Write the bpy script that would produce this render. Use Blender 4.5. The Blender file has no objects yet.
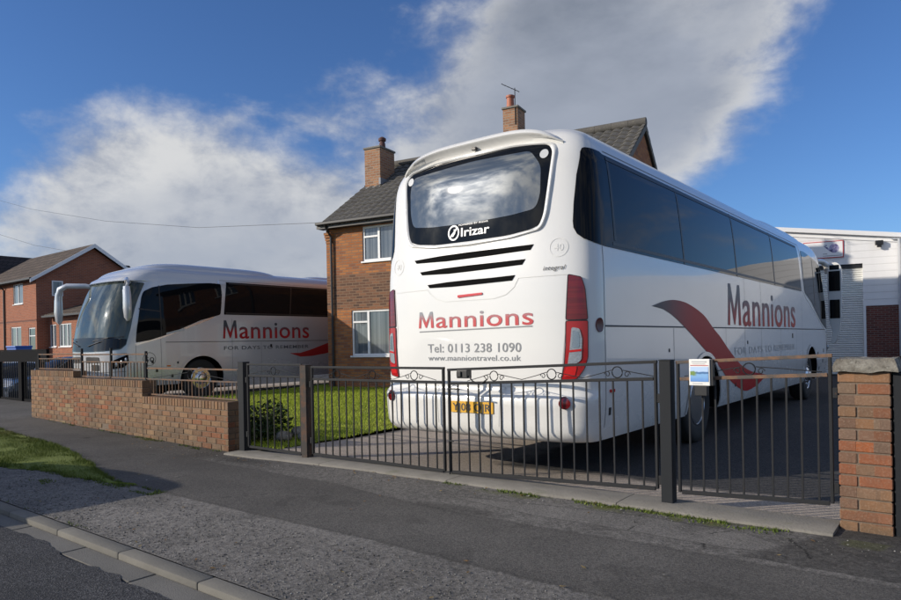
import bpy, bmesh, math, random
import numpy as np
from mathutils import Vector, Matrix
random.seed(7); RNG = np.random.default_rng(7)
C = bpy.context.scene.collection
SC = bpy.context.scene
PI = math.pi

# ------------------------------------------------------------------ camera
YAW = math.radians(38.2)
EYE = 1.30
cd = bpy.data.cameras.new('camera'); cam = bpy.data.objects.new('camera', cd); C.objects.link(cam)
cam.location = (0, 0, EYE)
cam.rotation_euler = (Matrix.Rotation(YAW, 3, 'Z') @ Matrix.Rotation(PI/2, 3, 'X') @ Matrix.Rotation(math.radians(-1.1), 3, 'Z')).to_euler()
cd.sensor_width = 36; cd.lens = 669/901*36
cd.shift_y = 42/901
cd.clip_start = .05; cd.clip_end = 5000
SC.camera = cam

# ------------------------------------------------------------------ sun, sky, exposure
SUN_AZ = math.radians(50)          # direction the light travels, from +x towards +y
SUN_EL = math.radians(21)
sd = bpy.data.lights.new('sun', 'SUN'); sun = bpy.data.objects.new('sun', sd); C.objects.link(sun)
sd.energy = 4.3; sd.angle = math.radians(.5); sd.color = (1, .90, .76)
ldir = Vector((math.cos(SUN_AZ)*math.cos(SUN_EL), math.sin(SUN_AZ)*math.cos(SUN_EL), -math.sin(SUN_EL)))
sun.rotation_euler = ldir.to_track_quat('-Z', 'Y').to_euler()
sun.location = (-20, -20, 20)
SC.view_settings.view_transform = 'Standard'
try: SC.view_settings.look = 'None'
except Exception: pass
SC.view_settings.exposure = 0.0
SC.view_settings.gamma = 1
SC.view_settings.use_curve_mapping = False

W = bpy.data.worlds.new('World'); SC.world = W; W.use_nodes = True

class NT:
    def __init__(s, tree): s.t = tree; s.n = tree.nodes; s.l = tree.links
    def node(s, typ, **kw):
        n = s.n.new(typ)
        for k, v in kw.items():
            if k in ('operation', 'blend_type', 'data_type', 'noise_dimensions', 'sky_type', 'sun_disc', 'feature', 'distance', 'vector_type', 'rotation_type', 'musgrave_type', 'interpolation_type', 'attribute_name', 'wave_type', 'bands_direction', 'clamp', 'normalize', 'offset', 'offset_frequency', 'squash', 'coloring', 'use_clamp'):
                setattr(n, k, v)
        return n
    def put(s, inp, v):
        if v is None: return
        if hasattr(v, 'is_output') or isinstance(v, bpy.types.NodeSocket): s.l.new(v, inp)
        else:
            try: inp.default_value = v
            except Exception: inp.default_value = (v[0], v[1], v[2], 1) if len(v) == 3 else v
    def m(s, op, a, b=None, c=None, clamp=False):
        n = s.n.new('ShaderNodeMath'); n.operation = op; n.use_clamp = clamp
        s.put(n.inputs[0], a); s.put(n.inputs[1], b); s.put(n.inputs[2], c)
        return n.outputs[0]
    def vm(s, op, a, b=None):
        n = s.n.new('ShaderNodeVectorMath'); n.operation = op
        s.put(n.inputs[0], a); s.put(n.inputs[1], b)
        return n.outputs[0]
    def noise(s, vec, scale, detail=4, rough=.55, dist=0):
        n = s.n.new('ShaderNodeTexNoise'); s.put(n.inputs['Vector'], vec)
        n.inputs['Scale'].default_value = scale; n.inputs['Detail'].default_value = detail
        n.inputs['Roughness'].default_value = rough; n.inputs['Distortion'].default_value = dist
        return n.outputs['Fac']
    def mix(s, f, a, b, blend='MIX'):
        n = s.n.new('ShaderNodeMix'); n.data_type = 'RGBA'; n.blend_type = blend
        s.put(n.inputs[0], f); s.put(n.inputs[6], col(a)); s.put(n.inputs[7], col(b))
        return n.outputs[2]
    def ramp(s, f, a, b, lo=0, hi=1, smooth=True):
        n = s.n.new('ShaderNodeMapRange'); n.interpolation_type = 'SMOOTHSTEP' if smooth else 'LINEAR'
        s.put(n.inputs[0], f); n.inputs[1].default_value = a; n.inputs[2].default_value = b
        n.inputs[3].default_value = lo; n.inputs[4].default_value = hi
        return n.outputs[0]
    def sep(s, v):
        n = s.n.new('ShaderNodeSeparateXYZ'); s.put(n.inputs[0], v); return n.outputs
    def comb(s, x=0., y=0., z=0.):
        n = s.n.new('ShaderNodeCombineXYZ'); s.put(n.inputs[0], x); s.put(n.inputs[1], y); s.put(n.inputs[2], z); return n.outputs[0]
def col(c):
    if isinstance(c, (tuple, list)) and len(c) == 3: return (c[0], c[1], c[2], 1)
    if isinstance(c, (int, float)): return (c, c, c, 1)
    return c

def build_world():
    t = NT(W.node_tree); t.n.clear()
    out = t.n.new('ShaderNodeOutputWorld'); bg = t.n.new('ShaderNodeBackground')
    sky = t.n.new('ShaderNodeTexSky'); sky.sky_type = 'NISHITA'; sky.sun_disc = False
    sky.sun_elevation = SUN_EL; sky.sun_rotation = math.atan2(-ldir.x, -ldir.y)
    sky.altitude = 60; sky.air_density = 1.0; sky.dust_density = .35; sky.ozone_density = 2.2
    tc = t.n.new('ShaderNodeTexCoord')
    g = t.vm('NORMALIZE', tc.outputs['Generated'])
    x, y, z = t.sep(g)
    az = t.m('ARCTAN2', y, x)                       # world azimuth from +x
    el = t.m('ARCSINE', z)
    # cloud field: soft masses at given azimuth / elevation plus noise on a flat cloud layer
    zc = t.m('MAXIMUM', z, .06)
    pl = t.comb(t.m('DIVIDE', x, zc), t.m('DIVIDE', y, zc), 0.)
    n1 = t.noise(t.vm('ADD', t.vm('MULTIPLY', g, (4.6, 4.6, 7.6)), (5.3, 2.2, .9)), 1.0, 12, .57, .15)
    n4 = t.noise(t.vm('ADD', t.vm('MULTIPLY', g, (13, 13, 20)), (1.1, 4.7, 2.4)), 1.0, 8, .6, .2)
    n2 = t.noise(pl, .55, 7, .6, .2)
    n3 = t.noise(t.vm('MULTIPLY', g, (2.0, 2.0, 4.2)), 1.6, 6, .55, 0)
    field = None
    for (a0, e0, sa, se, w, rot) in CLOUDS:
        da = t.m('SUBTRACT', az, math.radians(a0)); de = t.m('SUBTRACT', el, math.radians(e0))
        cr, sr = math.cos(math.radians(rot)), math.sin(math.radians(rot))
        p = t.m('ADD', t.m('MULTIPLY', da, cr/math.radians(sa)), t.m('MULTIPLY', de, sr/math.radians(sa)))
        q = t.m('ADD', t.m('MULTIPLY', da, -sr/math.radians(se)), t.m('MULTIPLY', de, cr/math.radians(se)))
        r2 = t.m('ADD', t.m('MULTIPLY', p, p), t.m('MULTIPLY', q, q))
        gsn = t.m('MULTIPLY', t.m('EXPONENT', t.m('MULTIPLY', r2, -1.0)), w)
        field = gsn if field is None else t.m('ADD', field, gsn)
    # elsewhere in the sky (behind and beside the camera): broken cloud
    fc = t.m('ADD', t.m('MULTIPLY', x, -math.sin(YAW)), t.m('MULTIPLY', y, math.cos(YAW)))
    other = t.ramp(fc, .72, .3, 0, .42)
    field = t.m('ADD', field, other)
    nz = t.m('ADD', t.m('ADD', t.m('MULTIPLY', n1, .68), t.m('MULTIPLY', n2, .08)), t.m('MULTIPLY', n4, .24))
    dens = t.m('ADD', field, t.m('MULTIPLY', t.m('SUBTRACT', nz, .5), 3.3))
    cov = t.ramp(dens, .10, .95, 0, 1)
    thick = t.ramp(dens, .55, 1.45, 0, 1)
    grey = t.mix(t.ramp(n3, .36, .66), (2.3, 2.65, 3.3), (4.6, 5.0, 5.8))
    grey = t.mix(t.ramp(el, math.radians(30), math.radians(12)), grey, (4.2, 4.6, 5.4))
    lit = t.mix(t.ramp(t.m('ADD', t.m('MULTIPLY', n1, .5), t.m('MULTIPLY', n4, .5)), .38, .62), (3.6, 4.0, 4.9), (8.3, 8.3, 8.2))
    # the mass over the coach is thick and grey, the left one is lit from the side
    gm = t.ramp(t.m('ADD', az, t.m('MULTIPLY', el, 0.0)), math.radians(142), math.radians(128), 0, 1)
    cc = t.mix(t.m('MULTIPLY', thick, gm), lit, grey)
    cc = t.mix(t.m('MULTIPLY', t.m('MULTIPLY', thick, t.m('SUBTRACT', 1.0, gm)), t.ramp(t.m('ADD', el, t.m('MULTIPLY', n3, .25)), math.radians(22), math.radians(14))), cc, (4.6, 5.0, 5.8))
    sdv = t.n.new('ShaderNodeVectorMath'); sdv.operation = 'DOT_PRODUCT'; t.l.new(g, sdv.inputs[0]); sdv.inputs[1].default_value = tuple(-ldir)
    hd = t.m('MAXIMUM', sdv.outputs['Value'], 0.0)
    halo = t.m('ADD', t.m('MULTIPLY', t.m('POWER', hd, 14.0), 1.3), t.m('MULTIPLY', t.m('POWER', hd, 220.0), 7.0))
    cc = t.vm('MULTIPLY', cc, t.comb(t.m('ADD', 1.0, t.m('MULTIPLY', halo, 3.2)), t.m('ADD', 1.0, t.m('MULTIPLY', halo, 3.1)), t.m('ADD', 1.0, t.m('MULTIPLY', halo, 2.9))))
    skyc = t.vm('MULTIPLY', sky.outputs[0], (SKYMUL[0], SKYMUL[1], SKYMUL[2]))
    c = t.mix(t.m('MULTIPLY', cov, .93), skyc, cc)
    t.l.new(c, bg.inputs[0]); bg.inputs[1].default_value = .087
    t.l.new(bg.outputs[0], out.inputs[0])
# azimuth (deg from +x), elevation, half width, half height, weight, tilt
CLOUDS = [(153, 13.0, 9.5, 5.0, .90, 0), (151, 6.0, 18, 4.2, .95, 0), (140, 12, 8, 5, .60, 0), (137, 20, 6, 3, .42, -20), (129, 12, 9, 6, .72, 0), (127, 20, 5.5, 5, .62, 0),
          (118, 23, 8.5, 7.5, 1.2, 0), (119, 14.5, 7.5, 4.6, 1.0, 0), (109, 18, 6, 5.5, .9, 0), (103.5, 24, 4.5, 3.5, .8, 0), (114, 33, 14, 8, .9, 0),
          (95, 13, 4.5, 9, -.8, 0), (150, 26, 15, 4.2, -.8, 0), (163.5, 14.5, 2, 2.5, -.6, 0), (140, 16.5, 4, 1.4, -.4, 15)]
SKYMUL = (.68, .98, 1.46)
build_world()

# ------------------------------------------------------------------ materials
MATS = {}
def mat(name, base=.5, rough=.6, metal=0, coat=0, spec=.5, bump=None, fn=None, emit=None):
    if name in MATS: return MATS[name]
    m = bpy.data.materials.new(name); m.use_nodes = True; MATS[name] = m
    t = NT(m.node_tree); b = t.n['Principled BSDF']
    b.inputs['Base Color'].default_value = col(base); b.inputs['Roughness'].default_value = rough
    b.inputs['Metallic'].default_value = metal; b.inputs['Coat Weight'].default_value = coat
    b.inputs['Coat Roughness'].default_value = .02; b.inputs['Specular IOR Level'].default_value = spec
    if fn: fn(t, b)
    return m
def bump(t, b, h, strength=.4, dist=.01):
    n = t.n.new('ShaderNodeBump'); n.inputs['Strength'].default_value = strength; n.inputs['Distance'].default_value = dist
    t.put(n.inputs['Height'], h); t.l.new(n.outputs[0], b.inputs['Normal'])
def ocoord(t): return t.n.new('ShaderNodeTexCoord').outputs['Object']
def setc(t, b, c): t.put(b.inputs['Base Color'], c)

def paint_fn(base, dirt=.06, dcol=(.35, .33, .3)):
    def f(t, b):
        o = ocoord(t)
        n = t.noise(t.vm('MULTIPLY', o, (1, 1, 2.2)), 1.7, 6, .6)
        low = t.ramp(t.sep(o)[2], 1.3, .35, 0, 1)
        k = t.m('MULTIPLY', t.m('ADD', t.m('MULTIPLY', low, .9), .22), t.ramp(n, .35, .75, 0, dirt*3))
        setc(t, b, t.mix(k, base, dcol))
        t.put(b.inputs['Roughness'], t.m('ADD', .22, t.m('MULTIPLY', k, .8)))
        bump(t, b, t.noise(o, 1.1, 2, .4), .012, .012)
    return f
M_white = mat('coach_white_paint', coat=.5, fn=paint_fn((.72, .715, .69)))
M_silver = mat('coach_silver_paint', coat=.8, metal=.22, fn=paint_fn((.56, .575, .60), .06))
M_whiteplain = mat('white_plastic', (.78, .77, .73), .4)
M_seam = mat('panel_gap', (.09, .09, .09), .7)
M_glass = mat('tinted_glass', (.005, .006, .008), .012, spec=.15)
M_glassin = mat('rear_window_clear_area', (.045, .055, .065), .012, spec=.9, coat=.5)
M_black = mat('black_plastic', (.015, .015, .016), .45)
M_inner = mat('dull_wheel_disc', (.05, .052, .056), .6)
M_dark = mat('dark_recess', (.006, .006, .006), .95, spec=.1)
M_rubber = mat('tyre_rubber', (.018, .018, .018), .8)
M_chrome = mat('polished_rim', (.62, .64, .66), .22, metal=1)
M_red = mat('lamp_red', (.42, .012, .015), .18, coat=.6, fn=lambda t, b: (setc(t, b, t.mix(t.ramp(t.noise(t.vm('MULTIPLY', ocoord(t), (1, 1, 30)), 3, 1), .4, .6), (.12, .003, .005), (.17, .005, .007)))))
M_redlow = mat('lamp_lower_red', (.36, .010, .012), .15, coat=.5)
M_redbright = mat('lamp_bright_red', (.55, .012, .012), .2, coat=.6)
M_clear = mat('lamp_clear', (.36, .39, .42), .15, metal=.3, coat=.8, fn=lambda t, b: bump(t, b, t.noise(ocoord(t), 55, 1), .5, .004))
M_grey = mat('grey_lettering', (.20, .21, .22), .5)
M_dgrey = mat('dark_lettering', (.05, .05, .055), .5)
M_ghost = mat('faint_circle_line', (.60, .60, .575), .4)
M_ghost2 = mat('ghost_print', (.695, .69, .665), .35)
M_sticker = mat('grey_sticker', (.50, .51, .52), .4)
M_whitetext = mat('white_lettering', (.82, .82, .82), .4)
M_redpaint = mat('red_lettering', (.5, .03, .03), .4)
M_plate = mat('yellow_number_plate', (.70, .38, .025), .45)
def grad_fn(axis, a, b_, ca, cb):
    def f(t, b):
        o = t.sep(ocoord(t))[axis]
        setc(t, b, t.mix(t.ramp(o, a, b_), ca, cb))
    return f
def brick_fn(c1, c2, c3, mortar, w=.225, h=.075, ms=.010, var=1.0, band=None):
    def f(t, b):
        o = ocoord(t); x, y, z = t.sep(o)
        v = t.comb(t.m('ADD', x, y), z, 0.)
        n = t.n.new('ShaderNodeTexBrick'); t.l.new(v, n.inputs['Vector'])
        n.offset = .5; n.inputs['Scale'].default_value = 1; n.inputs['Mortar Size'].default_value = ms
        n.inputs['Mortar Smooth'].default_value = .15; n.inputs['Bias'].default_value = 0
        n.inputs['Brick Width'].default_value = w; n.inputs['Row Height'].default_value = h
        n.inputs['Color1'].default_value = (0, 0, 0, 1); n.inputs['Color2'].default_value = (1, 1, 1, 1); n.inputs['Mortar'].default_value = (0, 0, 0, 1)
        r = t.sep(n.outputs['Color'])[0]; fac = n.outputs['Fac']
        big = t.noise(o, .8, 3, .5)
        rr = t.m('ADD', r, t.m('MULTIPLY', t.m('SUBTRACT', big, .5), .7))
        c = t.mix(t.ramp(rr, .2, .6), c1, c2); c = t.mix(t.ramp(rr, .6, 1.0), c, c3)
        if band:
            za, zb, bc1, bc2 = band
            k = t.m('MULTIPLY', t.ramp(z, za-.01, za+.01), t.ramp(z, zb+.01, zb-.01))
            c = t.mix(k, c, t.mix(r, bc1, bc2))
        fine = t.noise(o, 45, 4, .6)
        c = t.mix(t.ramp(fine, .3, .8, 0, .3), c, (.09, .07, .06))
        c = t.mix(fac, c, mortar)
        setc(t, b, c); b.inputs['Roughness'].default_value = .9; b.inputs['Specular IOR Level'].default_value = .2
        bump(t, b, t.m('ADD', t.m('MULTIPLY', fac, -1.0), t.m('MULTIPLY', fine, .5)), .5, .008)
    return f
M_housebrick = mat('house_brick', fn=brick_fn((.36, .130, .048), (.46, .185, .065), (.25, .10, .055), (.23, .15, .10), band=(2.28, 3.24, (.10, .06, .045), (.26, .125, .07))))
M_chimbrick = mat('chimney_brick', fn=brick_fn((.33, .16, .09), (.42, .22, .12), (.25, .14, .09), (.32, .26, .2)))
M_farbrick = mat('far_house_brick', fn=brick_fn((.33, .10, .05), (.38, .125, .065), (.26, .085, .05), (.3, .2, .15)))
M_whbrick = mat('warehouse_brick', fn=brick_fn((.14, .045, .035), (.19, .06, .045), (.11, .04, .035), (.2, .15, .13)))
def attr_brick(t, b):
    a = t.n.new('ShaderNodeAttribute'); a.attribute_name = 'Col'
    o = ocoord(t)
    f1 = t.noise(o, 9, 5, .65); f2 = t.noise(o, 70, 4, .6)
    big = t.noise(t.vm('MULTIPLY', o, (1, 1, .55)), 2.3, 6, .62); low = t.ramp(t.sep(o)[2], .35, -.02)
    c = t.vm('MULTIPLY', a.outputs['Color'], (1.0, .96, .88))
    c = t.mix(t.ramp(big, .42, .72, 0, .55), c, (.085, .065, .05)); c = t.mix(t.m('MULTIPLY', low, t.ramp(f1, .3, .7, .1, .6)), c, (.07, .065, .045))
    c = t.mix(t.ramp(f1, .35, .8, 0, .3), c, (.12, .09, .07))
    c = t.mix(t.ramp(f2, .45, .85, 0, .45), c, (.36, .27, .20))
    setc(t, b, c); b.inputs['Roughness'].default_value = .92; b.inputs['Specular IOR Level'].default_value = .2
    bump(t, b, t.m('ADD', f2, t.m('MULTIPLY', f1, 1.5)), .6, .006)
M_brickattr = mat('weathered_brick', fn=attr_brick)
def mort(t, b):
    o = ocoord(t); setc(t, b, t.mix(t.noise(o, 20, 4), (.12, .09, .068), (.19, .145, .105))); bump(t, b, t.noise(o, 60, 3), .6, .006); b.inputs['Roughness'].default_value = .95
M_mortar = mat('mortar', fn=mort)
def conc(t, b):
    o = ocoord(t); n = t.noise(o, 5, 6, .65); n2 = t.noise(o, 60, 4, .6)
    c = t.mix(n, (.13, .12, .105), (.25, .235, .205)); c = t.mix(t.ramp(n2, .55, .75, 0, .5), c, (.12, .11, .09))
    c = t.mix(t.ramp(t.noise(o, 2.3, 5, .7), .55, .7, 0, .55), c, (.10, .105, .06))
    setc(t, b, c); bump(t, b, t.m('ADD', n, n2), .5, .012); b.inputs['Roughness'].default_value = .95
M_conc = mat('weathered_concrete', fn=conc)
def kerbm(t, b):
    o = ocoord(t); n = t.noise(o, 3, 6, .6); n2 = t.noise(o, 90, 3, .6)
    c = t.mix(n, (.105, .10, .088), (.195, .185, .16)); c = t.mix(t.ramp(n2, .5, .8, 0, .4), c, (.12, .11, .10))
    setc(t, b, c); bump(t, b, n2, .5, .005); b.inputs['Roughness'].default_value = .95
M_kerb = mat('kerb_stone', fn=kerbm)
def slab(t, b):
    o = ocoord(t); n = t.noise(o, 2.4, 6, .65); n2 = t.noise(o, 120, 3, .6)
    c = t.mix(n, (.09, .088, .08), (.20, .19, .172)); c = t.mix(t.ramp(n2, .45, .75, 0, .6), c, (.055, .055, .05))
    setc(t, b, c); bump(t, b, n2, .6, .006); b.inputs['Roughness'].default_value = .95
M_slab = mat('channel_slab', fn=slab)
def asph(base, hi, sc=160):
    def f(t, b):
        o = ocoord(t)
        v = t.n.new('ShaderNodeTexVoronoi'); t.l.new(o, v.inputs['Vector']); v.inputs['Scale'].default_value = sc
        r = t.sep(v.outputs['Color'])[0]; big = t.noise(o, 1.3, 6, .65); sm = t.noise(o, sc*.8, 3, .7)
        c = t.mix(t.ramp(r, .25, 1.0), base, hi); c = t.mix(t.ramp(big, .3, .75, 0, .5), c, (base[0]*.7, base[1]*.7, base[2]*.7))
        setc(t, b, c); b.inputs['Roughness'].default_value = .9; b.inputs['Specular IOR Level'].default_value = .25
        bump(t, b, t.m('ADD', v.outputs['Distance'], sm), .7, .006)
    return f
M_road = mat('road_asphalt', fn=asph((.030, .031, .034), (.11, .11, .115), 130))
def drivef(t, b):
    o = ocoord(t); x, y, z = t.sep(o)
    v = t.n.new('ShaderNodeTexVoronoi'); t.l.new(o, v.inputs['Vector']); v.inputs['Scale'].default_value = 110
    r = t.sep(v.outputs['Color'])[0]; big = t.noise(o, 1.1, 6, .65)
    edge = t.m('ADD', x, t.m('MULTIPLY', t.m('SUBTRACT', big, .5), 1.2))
    k = t.m('MULTIPLY', t.ramp(edge, -4.3, -3.9), t.ramp(t.m('ADD', y, t.m('MULTIPLY', t.m('SUBTRACT', big, .5), .5)), 5.9, 6.1))      # pale apron by lawn and gate; coach's shade painted into the dark tarmac beyond
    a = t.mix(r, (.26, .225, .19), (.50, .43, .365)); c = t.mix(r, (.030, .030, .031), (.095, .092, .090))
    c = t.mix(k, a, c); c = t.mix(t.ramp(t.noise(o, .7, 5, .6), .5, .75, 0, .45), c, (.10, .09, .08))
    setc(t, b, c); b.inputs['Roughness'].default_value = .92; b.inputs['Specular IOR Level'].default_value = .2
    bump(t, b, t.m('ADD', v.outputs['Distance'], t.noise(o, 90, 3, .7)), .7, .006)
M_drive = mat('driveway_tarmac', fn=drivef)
M_ground = mat('ground_earth', fn=asph((.07, .075, .05), (.11, .11, .08), 4))
def pathfn(t, b):
    a = t.n.new('ShaderNodeAttribute'); a.attribute_name = 'Col'
    o = ocoord(t)
    v = t.n.new('ShaderNodeTexVoronoi'); t.l.new(o, v.inputs['Vector']); v.inputs['Scale'].default_value = 150
    r = t.sep(v.outputs['Color'])[0]
    c = t.vm('MULTIPLY', a.outputs['Color'], t.comb(t.ramp(r, 0, 1, .6, 1.5, False), t.ramp(r, 0, 1, .6, 1.5, False), t.ramp(r, 0, 1, .6, 1.48, False)))
    setc(t, b, c); b.inputs['Roughness'].default_value = .92; b.inputs['Specular IOR Level'].default_value = .25
    bump(t, b, t.m('ADD', v.outputs['Distance'], t.noise(o, 200, 3, .6)), .55, .004)
M_path = mat('footpath_tarmac', fn=pathfn)
def grassfn(c1, c2, c3):
    def f(t, b):
        a = t.n.new('ShaderNodeAttribute'); a.attribute_name = 'Col'
        r = t.sep(a.outputs['Color'])[0]
        o = ocoord(t); big = t.noise(o, .9, 5, .6)
        c = t.mix(r, c1, c2); c = t.mix(t.ramp(big, .45, .8, 0, .7), c, c3)
        setc(t, b, c); b.inputs['Roughness'].default_value = .7; b.inputs['Specular IOR Level'].default_value = .25
    return f
M_matblack = mat('matt_black_paint', (.010, .010, .011), .9, spec=.1)
M_grass = mat('lawn_grass_blades', fn=grassfn((.24, .31, .022), (.40, .48, .045), (.42, .42, .09)))
M_verge = mat('verge_grass_blades', fn=grassfn((.055, .085, .010), (.12, .165, .022), (.17, .15, .05)))
def soilf(t, b):
    o = ocoord(t); setc(t, b, t.mix(t.noise(o, 6, 6), (.10, .135, .018), (.16, .20, .03))); bump(t, b, t.noise(o, 40, 4), .8, .03); b.inputs['Roughness'].default_value = 1
M_turf = mat('turf_base', fn=soilf)
def steel(base, rust, amt):
    def f(t, b):
        b.inputs['Specular IOR Level'].default_value = .18
        o = ocoord(t); n = t.noise(o, 7, 6, .7); n2 = t.noise(o, 60, 3, .6)
        k = t.ramp(t.m('ADD', n, t.m('MULTIPLY', n2, .25)), 1.0-amt, 1.12-amt*.8)
        setc(t, b, t.mix(k, base, rust)); t.put(b.inputs['Roughness'], t.ramp(k, 0, 1, .62, .9)); bump(t, b, n2, .35, .002)
    return f
M_steel = mat('black_painted_steel', fn=steel((.022, .023, .025), (.10, .055, .035), .24))
M_steelrust = mat('rusty_painted_steel', fn=steel((.085, .075, .068), (.19, .115, .075), .5))
M_post = mat('steel_post', fn=steel((.018, .020, .023), (.06, .04, .03), .22))
M_postrust = mat('rusty_steel_post', fn=steel((.045, .04, .037), (.11, .065, .045), .45))
def tilef(t, b):
    o = ocoord(t); n = t.noise(o, 2.2, 6, .65); n2 = t.noise(o, 25, 4, .65)
    c = t.mix(n, (.065, .062, .058), (.135, .125, .11)); c = t.mix(t.ramp(n2, .52, .7, 0, .55), c, (.20, .19, .14))
    setc(t, b, c); b.inputs['Roughness'].default_value = .9; bump(t, b, n2, .4, .01)
M_tile = mat('grey_roof_tile', fn=tilef)
M_tilefar = mat('brown_roof_tile', fn=brick_fn((.095, .075, .06), (.13, .10, .08), (.08, .065, .055), (.03, .025, .02), .3, .28, .02))
M_tiledark = mat('dark_roof_tile', fn=brick_fn((.035, .03, .03), (.05, .04, .04), (.03, .028, .03), (.015, .015, .015), .3, .28, .02))
M_upvc = mat('white_window_frame', (.78, .78, .78), .35)
M_pane = mat('window_pane', (.03, .04, .05), .04, spec=.9, coat=.5)
def panefn(t, b):
    o = ocoord(t); x = t.m('ADD', t.sep(o)[0], t.sep(o)[1])
    w = t.m('ADD', t.noise(t.comb(t.m('MULTIPLY', x, 9.0), 0., 0.), 1.0, 3), 0.0); q = t.noise(o, 1.1, 2)
    setc(t, b, t.mix(t.ramp(w, .35, .65), (.07, .085, .10), t.mix(q, (.13, .15, .17), (.22, .24, .26))))
    b.inputs['Roughness'].default_value = .05; b.inputs['Coat Weight'].default_value = .6
M_blindpane = mat('pane_with_blinds', fn=panefn)
M_gutter = mat('black_gutter', (.02, .02, .022), .5)
M_terra = mat('terracotta_pot', fn=lambda t, b: (setc(t, b, t.mix(t.noise(ocoord(t), 9, 4), (.33, .10, .055), (.45, .16, .09)))))
def cladf(t, b):
    o = ocoord(t); z = t.sep(o)[2]
    fr = t.m('FRACT', t.m('DIVIDE', z, .25)); n = t.noise(t.vm('MULTIPLY', o, (1, 1, .3)), 1.4, 5, .6)
    line = t.ramp(fr, .0, .25, 0, 1)
    c = t.mix(t.ramp(n, .4, .8, 0, .35), (.80, .80, .80), (.60, .60, .58))
    setc(t, b, c); b.inputs['Roughness'].default_value = .45; bump(t, b, line, .35, .02)
M_clad = mat('white_metal_cladding', fn=cladf)
def shutf(t, b):
    o = ocoord(t); z = t.sep(o)[2]
    n = t.noise(t.vm('MULTIPLY', o, (1, 1, .4)), 2.2, 5, .6)
    setc(t, b, t.mix(n, (.66, .66, .62), (.80, .80, .76))); b.inputs['Roughness'].default_value = .5
M_shutter = mat('roller_shutter_slats', fn=shutf)
M_leaf = mat('shrub_leaf', fn=grassfn((.02, .04, .012), (.05, .08, .02), (.06, .07, .03)))
M_stem = mat('bark', (.08, .06, .04), .9)
def lichen(t, b):
    o = ocoord(t); n = t.noise(o, 7, 8, .7); n2 = t.noise(o, 38, 6, .75); n3 = t.noise(t.vm('ADD', o, (4., 1., 2.)), 16, 6, .7)
    c = t.mix(t.ramp(n, .35, .7), (.12, .105, .085), (.26, .245, .21)); c = t.mix(t.ramp(n3, .55, .66, 0, .7), c, (.34, .33, .29)); c = t.mix(t.ramp(n2, .52, .68, 0, .75), c, (.06, .055, .045))
    setc(t, b, c); b.inputs['Roughness'].default_value = .95; bump(t, b, t.m('ADD', n2, n3), .9, .012)
M_stone = mat('rough_stone', fn=lichen)
M_gloss = mat('gloss_black_panel', (.008, .008, .009), .12, spec=.3)
M_blue = mat('blue_plastic_bin', (.02, .10, .42), .5)

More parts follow.
